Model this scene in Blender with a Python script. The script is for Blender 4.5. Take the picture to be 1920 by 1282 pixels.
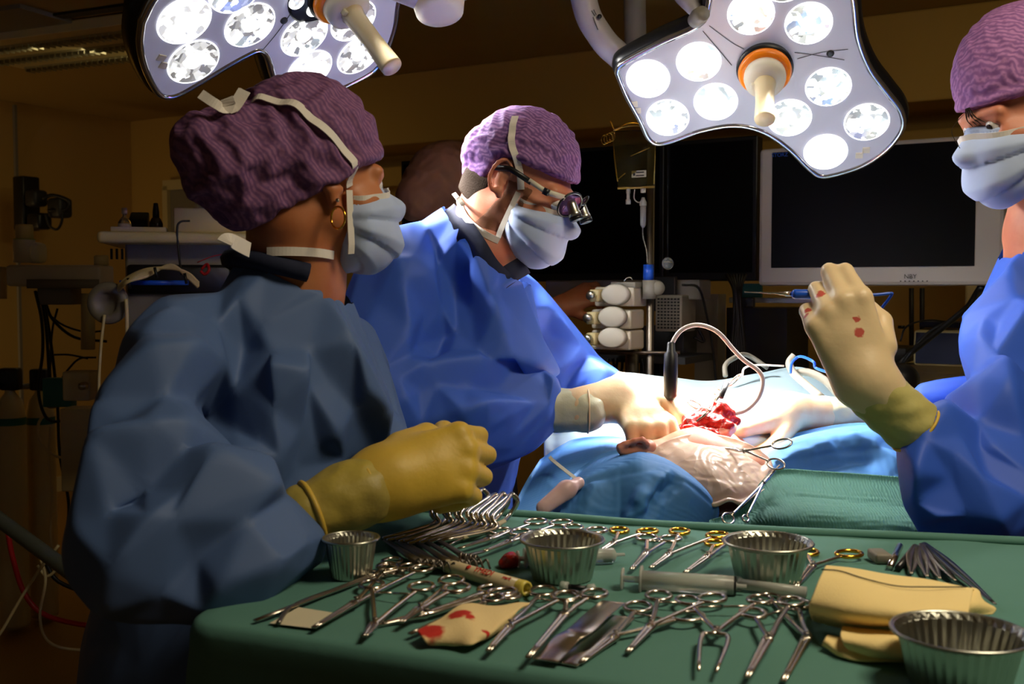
import bpy, bmesh, math, random
import numpy as np
from mathutils import Vector, Matrix
for o in list(bpy.data.objects): bpy.data.objects.remove(o, do_unlink=True)
SC = bpy.context.scene
# ------------------------------------------------------------------ camera
F = 2000.0                                  # focal length in pixels of the 1920x1282 frame
PITCH = math.radians(2.89)
CAMZ = 1.40
cam_data = bpy.data.cameras.new('camera'); cam = bpy.data.objects.new('camera', cam_data)
SC.collection.objects.link(cam)
cam.location = (0, 0, CAMZ); cam.rotation_euler = (math.pi/2 - PITCH, 0, 0)
cam_data.sensor_width = 36.0; cam_data.lens = 36.0*F/1920
cam_data.clip_start = 0.05
cam_data.dof.use_dof = True; cam_data.dof.focus_distance = 1.95; cam_data.dof.aperture_fstop = 9.0
SC.camera = cam
# ------------------------------------------------------------------ world, exposure
W = bpy.data.worlds.new('world'); SC.world = W; W.use_nodes = True
W.node_tree.nodes['Background'].inputs[0].default_value = (1.0, 0.86, 0.66, 1)
W.node_tree.nodes['Background'].inputs[1].default_value = 0.04
SC.view_settings.view_transform = 'Standard'; SC.view_settings.look = 'None'
SC.view_settings.gamma = 1; SC.view_settings.use_curve_mapping = False
SC.view_settings.exposure = 0.0
def area(name, loc, aim, size, power, col, size_y=None):
    l = bpy.data.lights.new(name, 'AREA'); l.energy = power; l.color = col; l.size = size
    if size_y: l.shape = 'RECTANGLE'; l.size_y = size_y
    o = bpy.data.objects.new(name, l); SC.collection.objects.link(o)
    o.location = loc; o.rotation_euler = (Vector(aim)-Vector(loc)).to_track_quat('-Z', 'Y').to_euler()
    return o
area('room_light', (0.9, 0.85, 2.5), (0.5, 1.15, 1.0), 0.5, 17, (1.0, 0.86, 0.62))      # dimmed ceiling light over the table
area('left_low_fill', (-4.2, 5.4, 0.9), (-3.2, 8.0, 1.2), 0.8, 7.5, (1.0, 0.68, 0.30))      # added warm fill low on the left wall, source unseen
area('back_light', (1.6, 3.4, 2.5), (1.4, 5.4, 1.0), 0.7, 2.0, (1.0, 0.80, 0.42))
area('left_light', (-1.9, 5.2, 2.5), (-2.2, 6.0, 1.0), 0.7, 2.8, (1.0, 0.78, 0.35))
# ------------------------------------------------------------------ projection helpers
cP, sP = math.cos(PITCH), math.sin(PITCH)
def ray(px, py):
    x = (px-960)/F; y = -(py-641)/F
    return np.array([x, cP + y*sP, -sP + y*cP])
def P(px, py, Y):
    r = ray(px, py); t = Y/r[1]
    return np.array([r[0]*t, Y, CAMZ + r[2]*t])
def PZ(px, py, z):
    r = ray(px, py); t = (z-CAMZ)/r[2]
    return np.array([r[0]*t, r[1]*t, z])
def PP(px, py, c, n):                       # on the plane through c with normal n
    r = ray(px, py); o = np.array([0, 0, CAMZ]); t = np.dot(np.array(c)-o, n)/np.dot(r, n)
    return o + r*t
def PX(rpx, Y): return rpx*Y/F
def nrm(v): v = np.asarray(v, float); return v/(np.linalg.norm(v)+1e-12)
def lin(c):
    c = np.array(c)/255.0
    return tuple(np.where(c <= 0.04045, c/12.92, ((c+0.055)/1.055)**2.4).tolist())
# ------------------------------------------------------------------ materials
MATS = {}
def mat(name, col, rough=0.5, metal=0.0, spec=0.5, bump=None, vary=None, emit=None, trans=0, sheen=0, translucent=0, alpha=None, sub=0, ior=1.45):
    """col in sRGB 0-255; bump = (scale, strength, distance, kind); vary = (scale, col2)"""
    m = bpy.data.materials.new(name); m.use_nodes = True; nt = m.node_tree; N = nt.nodes; L = nt.links
    b = N['Principled BSDF']; c = lin(col)+(1,)
    b.inputs['Base Color'].default_value = c; b.inputs['Roughness'].default_value = rough
    b.inputs['Metallic'].default_value = metal; b.inputs['Specular IOR Level'].default_value = spec
    b.inputs['Transmission Weight'].default_value = trans; b.inputs['IOR'].default_value = ior
    if sub:
        b.inputs['Subsurface Weight'].default_value = sub
        b.inputs['Subsurface Radius'].default_value = (0.012, 0.004, 0.002); b.inputs['Subsurface Scale'].default_value = 1.0
    if alpha is not None: b.inputs['Alpha'].default_value = alpha
    if emit: b.inputs['Emission Color'].default_value = lin(emit[0])+(1,); b.inputs['Emission Strength'].default_value = emit[1]
    tc = N.new('ShaderNodeTexCoord')
    if vary:
        n = N.new('ShaderNodeTexNoise'); n.inputs['Scale'].default_value = vary[0]; n.inputs['Detail'].default_value = 4
        L.new(tc.outputs['Object'], n.inputs['Vector'])
        r = N.new('ShaderNodeValToRGB'); r.color_ramp.elements[0].position = 0.35; r.color_ramp.elements[1].position = 0.65
        r.color_ramp.elements[0].color = c; r.color_ramp.elements[1].color = lin(vary[1])+(1,)
        L.new(n.outputs['Fac'], r.inputs['Fac']); L.new(r.outputs['Color'], b.inputs['Base Color'])
    last = None
    for bp in (bump or []):
        if bp[3] == 'voronoi':
            t = N.new('ShaderNodeTexVoronoi'); t.feature = 'F1'; out = t.outputs['Distance']
            w = N.new('ShaderNodeTexNoise'); w.inputs['Scale'].default_value = bp[0]*0.6
            L.new(tc.outputs['Object'], w.inputs['Vector'])
            mx = N.new('ShaderNodeMix'); mx.data_type = 'VECTOR'; mx.inputs['Factor'].default_value = 0.12
            L.new(tc.outputs['Object'], mx.inputs['A']); L.new(w.outputs['Color'], mx.inputs['B']); L.new(mx.outputs['Result'], t.inputs['Vector'])
        elif bp[3] == 'wave':
            t = N.new('ShaderNodeTexWave'); t.inputs['Distortion'].default_value = 6; t.inputs['Detail'].default_value = 2; out = t.outputs['Fac']
            L.new(tc.outputs['Object'], t.inputs['Vector'])
        else:
            t = N.new('ShaderNodeTexNoise'); t.inputs['Detail'].default_value = 3; out = t.outputs['Fac']
            L.new(tc.outputs['Object'], t.inputs['Vector'])
        t.inputs['Scale'].default_value = bp[0]
        bn = N.new('ShaderNodeBump'); bn.inputs['Strength'].default_value = bp[1]; bn.inputs['Distance'].default_value = bp[2]
        L.new(out, bn.inputs['Height'])
        if last: L.new(last.outputs['Normal'], bn.inputs['Normal'])
        last = bn
    if last: L.new(last.outputs['Normal'], b.inputs['Normal'])
    if translucent:
        tl = N.new('ShaderNodeBsdfTranslucent'); tl.inputs['Color'].default_value = c
        ms = N.new('ShaderNodeMixShader'); ms.inputs[0].default_value = translucent
        L.new(b.outputs[0], ms.inputs[1]); L.new(tl.outputs[0], ms.inputs[2])
        L.new(ms.outputs[0], N['Material Output'].inputs['Surface'])
    MATS[name] = m
    return m
def cap_material(name, c1, c2, scale=150):
    m = mat(name, c1, 0.8, bump=[(60, .25, .004, 'noise')], translucent=.12); nt = m.node_tree; N = nt.nodes; L = nt.links; b = N['Principled BSDF']
    tc = N.new('ShaderNodeTexCoord')
    w = N.new('ShaderNodeTexWave'); w.inputs['Scale'].default_value = scale*.35; w.inputs['Distortion'].default_value = 9; w.inputs['Detail'].default_value = 2; w.inputs['Detail Scale'].default_value = .5; w.bands_direction = 'DIAGONAL'
    v = N.new('ShaderNodeTexVoronoi'); v.inputs['Scale'].default_value = scale
    mu = N.new('ShaderNodeMath'); mu.operation = 'MULTIPLY'
    L.new(tc.outputs['Object'], w.inputs['Vector']); L.new(tc.outputs['Object'], v.inputs['Vector'])
    L.new(w.outputs['Fac'], mu.inputs[0]); L.new(v.outputs['Distance'], mu.inputs[1])
    r = N.new('ShaderNodeValToRGB'); r.color_ramp.elements[0].position = 0.05; r.color_ramp.elements[1].position = 0.5
    r.color_ramp.elements[0].color = lin(c2)+(1,); r.color_ramp.elements[1].color = lin(c1)+(1,)
    L.new(mu.outputs[0], r.inputs['Fac']); L.new(r.outputs['Color'], b.inputs['Base Color'])
    return m
CR = [(7, .16, .02, 'voronoi'), (900, .12, .0006, 'noise')]
m_gown = mat('gown_blue', (62, 102, 204), .62, bump=CR, translucent=.10)
m_gown2 = mat('gown_blue_grey', (80, 106, 154), .62, bump=CR, translucent=.06)
m_gown3 = mat('gown_royal_blue', (52, 96, 210), .6, bump=CR, translucent=.10)
m_drape = mat('drape_blue', (66, 122, 184), .7, bump=[(8, .25, .01, 'voronoi'), (700, .1, .0006, 'noise')])
m_drape_l = mat('drape_pale_blue', (196, 226, 240), .6, bump=[(8, .3, .01, 'voronoi')])
m_green = mat('cloth_green', (84, 130, 118), .85, bump=[(14, .2, .008, 'noise'), (900, .25, .0006, 'noise')])
m_crepe = mat('crepe_green', (60, 112, 98), .8, bump=[(60, .35, .002, 'wave'), (9, .3, .01, 'voronoi')])
m_skin = mat('skin', (206, 138, 108), .5, vary=(18, (190, 112, 84)), bump=[(400, .15, .0008, 'noise')], sub=.12)
m_skin_tan = mat('skin_tan', (190, 122, 78), .5, vary=(16, (176, 104, 62)), bump=[(400, .12, .0008, 'noise')], sub=.1)
m_glove = mat('glove_latex', (226, 200, 158), .42, vary=(22, (214, 178, 140)), bump=[(45, .3, .003, 'noise')], sub=.15)
m_glove_y = mat('glove_yellow', (214, 178, 62), .5, vary=(10, (200, 166, 66)), bump=[(40, .3, .004, 'noise')], sub=.1)
m_glove_cuff = mat('glove_cuff', (190, 180, 112), .5, vary=(14, (176, 164, 92)), bump=[(45, .4, .004, 'noise')])
m_glove_olive = mat('glove_olive', (176, 156, 66), .5, vary=(18, (158, 140, 66)), bump=[(45, .4, .004, 'noise')])
m_glove_cuff2 = mat('glove_cuff_grey', (200, 196, 160), .5, vary=(14, (176, 176, 160)), bump=[(45, .4, .004, 'noise')])
m_mask = mat('mask_fabric', (188, 204, 238), .8, bump=[(28, .25, .003, 'noise'), (800, .15, .0005, 'noise')], translucent=.15)
m_band = mat('tie_fabric', (226, 218, 208), .8, bump=[(500, .3, .0005, 'noise')])
m_scrub = mat('scrub_navy', (22, 28, 52), .85, bump=[(40, .3, .004, 'noise')])
m_cap = cap_material('cap_violet', (168, 122, 180), (112, 76, 136))
m_cap2 = cap_material('cap_purple', (146, 98, 136), (108, 70, 114))
m_cap3 = cap_material('cap_pink_violet', (184, 128, 184), (140, 92, 152))
m_brown = mat('cap_brown', (128, 86, 62), .85, bump=[(40, .4, .004, 'noise')])
m_hair = mat('hair_brown', (44, 30, 18), .8, spec=.2, bump=[(300, .6, .002, 'noise')])
m_eye = mat('eye_white', (226, 220, 214), .1); m_iris = mat('iris', (40, 26, 18), .1)
m_steel = mat('surgical_steel', (200, 190, 178), .22, metal=1)
m_steel_d = mat('dull_steel', (130, 122, 112), .38, metal=1)
m_gold = mat('gold_plating', (236, 176, 60), .2, metal=1)
m_foil = mat('aluminium_foil', (190, 190, 178), .3, metal=1)
m_black = mat('black_plastic', (16, 16, 18), .4); m_dark = mat('dark_plastic', (34, 34, 36), .5)
m_screen = mat('screen_glass', (3, 3, 4), .35, spec=.12)
m_white = mat('white_plastic', (214, 206, 186), .45); m_cream = mat('cream_enamel', (206, 190, 140), .45)
m_greyp = mat('grey_plastic', (130, 124, 112), .5); m_mon = mat('monitor_bezel', (172, 164, 158), .5)
m_wall = mat('wall_paint', (190, 156, 84), .8, bump=[(90, .05, .002, 'noise')])
m_ceil = mat('ceiling_paint', (170, 142, 76), .85)
m_floor = mat('floor_vinyl', (150, 112, 52), .45, vary=(160, (132, 98, 44)))
m_bluep = mat('blue_plastic', (30, 84, 200), .3); m_redp = mat('red_rubber', (170, 24, 26), .4)
m_bluebox = mat('navy_box', (20, 30, 62), .6); m_hose = mat('corrugated_hose', (92, 98, 86), .5)
m_cable = mat('black_cable', (12, 12, 12), .5); m_wcable = mat('beige_cable', (208, 190, 140), .5)
m_blood = mat('blood', (150, 14, 10), .25, bump=[(150, .5, .003, 'noise')], vary=(120, (196, 50, 36)))
m_flesh = mat('wound_tissue', (196, 48, 36), .25, bump=[(110, .8, .004, 'noise')], vary=(90, (150, 16, 14)))
m_lampface = mat('lamp_face', (176, 176, 186), .32, metal=.25); m_lampback = mat('lamp_housing', (26, 26, 28), .3)
m_lamprim = mat('lamp_rim', (200, 200, 205), .12, metal=.9)
m_arm = mat('arm_enamel', (176, 172, 176), .4); m_orange = mat('orange_ring', (240, 128, 10), .35)
m_handle = mat('handle_cream', (206, 188, 150), .3, sub=.1)
m_clear = mat('clear_plastic', (236, 240, 240), .08, trans=.92, ior=1.2)
m_frost = mat('frosted_plastic', (240, 240, 232), .25, trans=.6, ior=1.3)
m_bag = mat('bag_plastic', (210, 195, 140), .12, trans=.95, ior=1.15)
m_lens = mat('lens_tint', (190, 150, 220), .03, trans=.9, ior=1.2)
m_gauze = mat('gauze', (250, 222, 152), .85, bump=[(500, .5, .001, 'noise'), (20, .3, .004, 'noise')])
m_teal = mat('teal_plastic', (30, 110, 100), .5); m_amber = mat('amber_glass', (40, 18, 8), .15)
m_label = mat('paper_label', (210, 200, 170), .7)
m_tube = mat('grey_tube', (190, 178, 172), .3)
# ------------------------------------------------------------------ object helpers
COL = SC.collection
def empty(name, loc, label, cat, group=None):
    o = bpy.data.objects.new(name, None); COL.objects.link(o); o.location = Vector([float(v) for v in loc]); o.empty_display_size = .02
    o['label'] = label; o['category'] = cat
    if group: o['group'] = group
    return o
def tag(o, label, cat, group=None):
    o['label'] = label; o['category'] = cat
    if group: o['group'] = group
    return o
def obj(name, V, Fc, m, parent=None, smooth=True, sub=0, solid=0, bevel=0, mats=None, mi=None):
    V = np.asarray(V, float)
    off = np.array(parent_loc(parent))
    me = bpy.data.meshes.new(name); me.from_pydata((V-off).tolist(), [], [list(map(int, f)) for f in Fc]); me.update()
    me.materials.append(m)
    for x in (mats or []): me.materials.append(x)
    if mi is not None: me.polygons.foreach_set('material_index', np.asarray(mi, np.int32))
    if smooth: me.polygons.foreach_set('use_smooth', [True]*len(me.polygons))
    o = bpy.data.objects.new(name, me); COL.objects.link(o)
    if parent: o.parent = parent
    if bevel:
        b = o.modifiers.new('b', 'BEVEL'); b.width = bevel; b.segments = 2; b.limit_method = 'ANGLE'; b.angle_limit = .6
    if sub:
        s = o.modifiers.new('s', 'SUBSURF'); s.levels = sub; s.render_levels = sub
    if solid:
        s = o.modifiers.new('t', 'SOLIDIFY'); s.thickness = solid; s.offset = 0
    return o
def parent_loc(p):
    if p is None: return (0, 0, 0)
    l = np.array(p.location)
    while p.parent: p = p.parent; l = l + np.array(p.location)
    return l
class MB:
    def __init__(s): s.V = []; s.F = []; s.n = 0; s.M = []; s.cur = 0
    def add(s, V, Fc):
        V = np.asarray(V, float); s.V.append(V)
        for f in Fc: s.F.append([i+s.n for i in f]); s.M.append(s.cur)
        s.n += len(V); return s
    def box(s, c, size, R=None):
        h = np.array(size)/2
        v = np.array([[x, y, z] for x in (-1, 1) for y in (-1, 1) for z in (-1, 1)])*h
        if R is not None: v = v@np.asarray(R).T
        return s.add(v+np.array(c), [[0, 1, 3, 2], [4, 6, 7, 5], [0, 4, 5, 1], [2, 3, 7, 6], [0, 2, 6, 4], [1, 5, 7, 3]])
    def tube(s, pts, rad, n=8, up=(0, 0, 1), flat=1.0, closed=False, caps=True):
        pts = np.asarray(pts, float); m = len(pts)
        rad = np.full(m, rad, float) if np.isscalar(rad) else np.asarray(rad, float)
        if closed: T = np.roll(pts, -1, 0)-np.roll(pts, 1, 0)
        else: T = np.gradient(pts, axis=0)
        T /= np.linalg.norm(T, axis=1)[:, None]+1e-12
        up = nrm(up)
        if abs(np.dot(T[0], up)) > .95: up = np.array([1., 0, 0]) if abs(T[0][0]) < .9 else np.array([0, 1., 0])
        V = []; B = up
        for i in range(m):
            B = B-np.dot(B, T[i])*T[i]; B = nrm(B) if flat == 1.0 else nrm(up-np.dot(up, T[i])*T[i]); S = np.cross(T[i], B)
            a = np.arange(n)*2*np.pi/n
            V.append(pts[i]+rad[i]*(np.cos(a)[:, None]*S+flat*np.sin(a)[:, None]*B))
        V = np.concatenate(V); Fc = []
        for i in range(m if closed else m-1):
            j = (i+1) % m
            for k in range(n): Fc.append([i*n+k, i*n+(k+1) % n, j*n+(k+1) % n, j*n+k])
        if caps and not closed: Fc.append(list(range(n))[::-1]); Fc.append([(m-1)*n+k for k in range(n)])
        return s.add(V, Fc)
    def lathe(s, prof, c, axis=(0, 0, 1), n=32, cap=True):
        axis = nrm(axis); a = np.array([1., 0, 0]) if abs(axis[0]) < .9 else np.array([0, 1., 0])
        u = nrm(np.cross(axis, a)); v = np.cross(axis, u); V = []; Fc = []; c = np.array(c)
        for r, h in prof:
            t = np.arange(n)*2*np.pi/n
            V.append(c+axis*h+r*(np.cos(t)[:, None]*u+np.sin(t)[:, None]*v))
        m = len(prof)
        for i in range(m-1):
            for k in range(n): Fc.append([i*n+k, i*n+(k+1) % n, (i+1)*n+(k+1) % n, (i+1)*n+k])
        if cap: Fc.append(list(range(n))[::-1]); Fc.append([(m-1)*n+k for k in range(n)])
        return s.add(np.concatenate(V), Fc)
    def cyl(s, a, b, r, n=20, r2=None):
        a = np.array(a, float); b = np.array(b, float); L = np.linalg.norm(b-a)
        return s.lathe([(r, 0), (r if r2 is None else r2, L)], a, b-a, n)
    def build(s, name, m, parent=None, **k):
        V = np.concatenate(s.V)
        if k.get('mats'): k['mi'] = s.M
        if getattr(s, 'flat', False): k.setdefault('smooth', False)
        return obj(name, V, s.F, m, parent, **k)
def spline(pts, n=8):
    pts = np.asarray(pts, float); out = []
    p = np.vstack([2*pts[0]-pts[1], pts, 2*pts[-1]-pts[-2]])
    for i in range(1, len(p)-2):
        for t in np.arange(n)/n:
            out.append(.5*((2*p[i])+(-p[i-1]+p[i+1])*t+(2*p[i-1]-5*p[i]+4*p[i+1]-p[i+2])*t*t+(-p[i-1]+3*p[i]-3*p[i+1]+p[i+2])*t**3))
    out.append(pts[-1]); return np.array(out)
def ribbon(mb, pts, normals, w, th=.0006, n=6):
    pts = spline(pts, n); nn = spline(normals, n); T = np.gradient(pts, axis=0); V = []
    for p, t, q in zip(pts, T, nn):
        t = nrm(t); q = nrm(q-np.dot(q, t)*t); s = np.cross(t, q)
        V += [p+s*w/2+q*th, p-s*w/2+q*th, p-s*w/2-q*th, p+s*w/2-q*th]
    m = len(pts); Fc = []
    for i in range(m-1):
        for k in range(4): Fc.append([i*4+k, i*4+(k+1) % 4, i*4+4+(k+1) % 4, i*4+4+k])
    Fc += [[3, 2, 1, 0], [4*m-4, 4*m-3, 4*m-2, 4*m-1]]
    mb.flat = True
    return mb.add(np.array(V), Fc)
# ------------------------------------------------------------------ implicit surfaces
def rc(a, b, r1, r2=None, sq=None, neg=False, k=None): return dict(t='rc', a=np.array(a, float), b=np.array(b, float), r1=r1, r2=r1 if r2 is None else r2, sq=sq, neg=neg, k=k)
def el(c, r, R=None, neg=False, k=None):
    r = (r, r, r) if np.isscalar(r) else r
    return dict(t='el', a=np.array(c, float), r=np.array(r, float), R=R, neg=neg, k=k)
def pd(q, p):
    if q['t'] == 'rc':
        d = p-q['a']; ba = q['b']-q['a']
        if q['sq'] is not None:
            ax = nrm(q['sq'][0]); f = q['sq'][1]-1
            d = d+f*(d@ax)[..., None]*ax; ba = ba+f*(ba@ax)*ax
        t = np.clip((d@ba)/(ba@ba+1e-12), 0, 1)
        return np.linalg.norm(d-t[..., None]*ba, axis=-1)-(q['r1']+(q['r2']-q['r1'])*t)
    d = p-q['a']
    if q['R'] is not None: d = d@q['R']
    k0 = np.linalg.norm(d/q['r'], axis=-1); k1 = np.linalg.norm(d/(q['r']**2), axis=-1)+1e-9
    return k0*(k0-1)/k1
def sdf(prims, p, k):
    f = np.full(p.shape[:-1], 1.0)
    for q in prims:
        d = pd(q, p); kk = q['k'] or k
        if q['neg']:
            h = np.maximum(kk-np.abs(f+d), 0)/kk; f = np.maximum(f, -d)+h*h*kk*.25
        else:
            h = np.maximum(kk-np.abs(f-d), 0)/kk; f = np.minimum(f, d)-h*h*kk*.25
    return f
def nets(prims, k, vox, extra=None, pad=.02):
    lo = np.full(3, 1e9); hi = -lo
    for q in prims:
        if q['neg']: continue
        if q['t'] == 'rc':
            m = max(q['r1'], q['r2'])*(1 if q['sq'] is None or q['sq'][1] >= 1 else 1/q['sq'][1])
            for e in (q['a'], q['b']): lo = np.minimum(lo, e-m); hi = np.maximum(hi, e+m)
        else:
            m = q['r'].max(); lo = np.minimum(lo, q['a']-m); hi = np.maximum(hi, q['a']+m)
    lo -= pad; hi += pad
    n = np.ceil((hi-lo)/vox).astype(int)+1
    ax = [lo[i]+np.arange(n[i])*vox for i in range(3)]
    f = np.empty(n, np.float32)
    for i in range(0, n[0], 24):
        g = np.stack(np.meshgrid(ax[0][i:i+24], ax[1], ax[2], indexing='ij'), -1)
        v = sdf(prims, g, k)
        if extra is not None: v = extra(g, v)
        f[i:i+24] = v
    f[0] = f[-1] = 1; f[:, 0] = f[:, -1] = 1; f[:, :, 0] = f[:, :, -1] = 1
    s = f < 0
    c = [s[a:n[0]-1+a, b:n[1]-1+b, d:n[2]-1+d] for a in (0, 1) for b in (0, 1) for d in (0, 1)]
    tot = sum(x.astype(np.int8) for x in c); act = (tot > 0) & (tot < 8)
    idx = np.full(act.shape, -1, np.int32); ijk = np.argwhere(act); idx[act] = np.arange(len(ijk))
    cor = np.array([(a, b, d) for a in (0, 1) for b in (0, 1) for d in (0, 1)])
    val = np.stack([f[tuple((ijk+o).T)] for o in cor], 1)
    acc = np.zeros((len(ijk), 3)); cnt = np.zeros(len(ijk))
    for i in range(8):
        for j in range(i+1, 8):
            if np.abs(cor[i]-cor[j]).sum() != 1: continue
            m = (val[:, i] < 0) != (val[:, j] < 0); t = val[m, i]/(val[m, i]-val[m, j])
            acc[m] += cor[i]+t[:, None]*(cor[j]-cor[i]); cnt[m] += 1
    V = lo+(ijk+acc/cnt[:, None])*vox
    Q = []
    for a in range(3):
        b, d = (a+1) % 3, (a+2) % 3
        sl0 = [slice(None)]*3; sl1 = [slice(None)]*3; sl0[a] = slice(0, -1); sl1[a] = slice(1, None)
        e0 = s[tuple(sl0)]; e1 = s[tuple(sl1)]
        E = np.argwhere(e0 != e1); E = E[(E[:, b] > 0) & (E[:, d] > 0)]
        E = E[(E[:, b] < n[b]-1) & (E[:, d] < n[d]-1)]
        ob = np.zeros(3, int); ob[b] = 1; od = np.zeros(3, int); od[d] = 1
        q = np.stack([idx[tuple((E-ob-od).T)], idx[tuple((E-od).T)], idx[tuple(E.T)], idx[tuple((E-ob).T)]], 1)
        flip = ~e0[tuple(E.T)]
        q[flip] = q[flip][:, ::-1]; Q.append(q)
    return V, np.concatenate(Q)
def nbrs(nv, Q):
    e = np.concatenate([Q[:, [i, (i+1) % Q.shape[1]]] for i in range(Q.shape[1])]); e = np.unique(np.sort(e, 1), axis=0)
    return e
def lap(V, e, it=2, w=.5, pin=None):
    nv = len(V); cnt = np.bincount(e.ravel(), minlength=nv)[:, None].clip(1)
    for _ in range(it):
        s = np.stack([np.bincount(e[:, 0], V[e[:, 1], i], nv)+np.bincount(e[:, 1], V[e[:, 0], i], nv) for i in range(3)], 1)
        N = V+w*(s/cnt-V)
        if pin is not None: N[pin] = V[pin]
        V = N
    return V
def vnormals(V, Q):
    n = np.cross(V[Q[:, 2]]-V[Q[:, 0]], V[Q[:, 3]]-V[Q[:, 1]]) if Q.shape[1] == 4 else np.cross(V[Q[:, 1]]-V[Q[:, 0]], V[Q[:, 2]]-V[Q[:, 0]])
    N = np.zeros_like(V)
    for i in range(Q.shape[1]):
        for a in range(3): N[:, a] += np.bincount(Q[:, i], n[:, a], len(V))
    return N/(np.linalg.norm(N, axis=1)[:, None]+1e-12)
def compact(V, Q):
    u, inv = np.unique(Q, return_inverse=True)
    return V[u], inv.reshape(Q.shape), u
def snoise(p, freq, seed):
    rs = np.random.RandomState(seed); o = 0
    for i in range(5):
        d = rs.randn(3); d /= np.linalg.norm(d); o = o+np.sin(p@d*freq*(.7+.6*rs.rand())+rs.rand()*6.28)
    return o/2.5
def cloth(V, Q, coll, pin, grow=.08, steps=40, iters=8, g=(0, 0, -9.8), bend=.25, seed=1, dt=1/50., amp=.004, freq=30, floor=None, damp=.85, skin=.003, teth=.03):
    """small position based cloth solver"""
    nv = len(V); N0 = vnormals(V, Q)
    e = nbrs(nv, Q); di = np.concatenate([Q[:, [0, 2]], Q[:, [1, 3]]])
    # bending pairs: across shared edges of neighbouring quads
    ed = np.concatenate([np.sort(Q[:, [i, (i+1) % 4]], 1) for i in range(4)]); op = np.concatenate([Q[:, [(i+3) % 4, (i+2) % 4]] for i in range(4)])
    sw = np.concatenate([Q[:, i] > Q[:, (i+1) % 4] for i in range(4)]); op[sw] = op[sw][:, ::-1]
    key = ed[:, 0].astype(np.int64)*nv+ed[:, 1]; o = np.argsort(key, kind='stable'); ks = key[o]
    same = np.where(ks[1:] == ks[:-1])[0]; A = op[o[same]]; B = op[o[same+1]]
    be = np.concatenate([np.stack([A[:, 0], B[:, 0]], 1), np.stack([A[:, 1], B[:, 1]], 1)]); be = np.unique(np.sort(be, 1), axis=0)
    E = np.concatenate([e, di, be]); Wt = np.concatenate([np.ones(len(e)), np.full(len(di), .6), np.full(len(be), bend)])
    rest = np.linalg.norm(V[E[:, 0]]-V[E[:, 1]], axis=1)*(1+grow)
    i0, i1 = E[:, 0], E[:, 1]
    cnt = (np.bincount(i0, Wt, nv)+np.bincount(i1, Wt, nv)).clip(1)[:, None]
    X = V+N0*(amp*snoise(V, freq, seed))[:, None]; X[pin] = V[pin]; vel = np.zeros_like(X); g = np.array(g)
    for s in range(steps):
        vel = (vel+g*dt)*damp; Xn = X+vel*dt; Xn[pin] = V[pin]
        for _ in range(iters):
            d = Xn[i0]-Xn[i1]; l = np.sqrt((d*d).sum(1))+1e-9; c = d*((l-rest)/l*.5*Wt)[:, None]
            a = np.stack([np.bincount(i1, c[:, k], nv)-np.bincount(i0, c[:, k], nv) for k in range(3)], 1)
            Xn += a/cnt*1.7
            Xn[pin] = V[pin]
        Xn += (V-Xn)*teth
        for q in coll:
            if q['t'] == 'rc':
                dd = Xn-q['a']; ba = q['b']-q['a']; t = np.clip((dd@ba)/(ba@ba+1e-12), 0, 1); w = dd-t[:, None]*ba
                r = q['r1']+(q['r2']-q['r1'])*t+skin; l = np.linalg.norm(w, axis=1)+1e-9; m = l < r
                Xn[m] += w[m]*((r[m]-l[m])/l[m])[:, None]
            else:
                dd = Xn-q['a']; dd = dd@q['R'] if q['R'] is not None else dd
                k0 = np.linalg.norm(dd/(q['r']+skin), axis=1); m = k0 < 1
                w = dd[m]*(1/k0[m]-1)[:, None]; Xn[m] += (w@q['R'].T if q['R'] is not None else w)
        if floor is not None: Xn[:, 2] = np.maximum(Xn[:, 2], floor)
        Xn[pin] = V[pin]
        vel = (Xn-X)/dt; X = Xn
    return X
def implicit(name, prims, k, vox, m, parent=None, smooth=2, extra=None, fn=None, **kw):
    V, Q = nets(prims, k, vox, extra); V = lap(V, nbrs(len(V), Q), smooth)
    if fn is not None: V = fn(V, Q)
    return obj(name, V, Q, m, parent, **kw)
def frame(fwd, up=(0, 0, 1)):
    f = nrm(fwd); l = nrm(np.cross(up, f)); return np.stack([f, l, np.cross(f, l)], 1)   # columns: forward, left, up
class Fr:
    def __init__(s, o, R, sc=1.0): s.o = np.array(o, float); s.R = R; s.s = sc
    def __call__(s, *p): p = np.array(p[0] if len(p) == 1 else p, float); return s.o+(p*s.s)@s.R.T
    def inv(s, p): return ((p-s.o)@s.R)/s.s
    def vec(s, *p): return np.array(p, float)@s.R.T
    def rc(s, a, b, r1, r2=None, **k): return rc(s(a), s(b), r1*s.s, (r1 if r2 is None else r2)*s.s, **k)
    def el(s, c, r, Rl=None, **k):
        r = (r, r, r) if np.isscalar(r) else r
        return el(s(c), tuple(x*s.s for x in r), s.R if Rl is None else s.R@Rl, **k)
# ------------------------------------------------------------------ the room
def struct(o): o['kind'] = 'structure'; return o
CZ = 2.62
A0 = np.array([-2.8, 7.9]); U = np.array([math.cos(math.radians(30)), -.5]); N2 = np.array([-.5, -math.cos(math.radians(30))])   # back wall runs along U; N2 points into the room
def rm(u, v, z): q = A0+U*u+N2*v; return np.array([q[0], q[1], z])
RR = np.array([[U[0], N2[0], 0], [U[1], N2[1], 0], [0, 0, 1]])
def rbox(mb, u, v, z, su, sv, sz): return mb.box(rm(u, v, z), (su, sv, sz), RR)
struct(rbox(MB(), 4.5, 4.4, -.05, 9.4, 9.6, .1).build('floor', m_floor, smooth=False))
struct(rbox(MB(), 4.5, 4.4, CZ+.05, 9.4, 9.6, .1).build('ceiling', m_ceil, smooth=False))
struct(rbox(MB(), 4.5, -.05, CZ/2, 9.2, .1, CZ).build('wall_back', m_wall, smooth=False))
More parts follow.
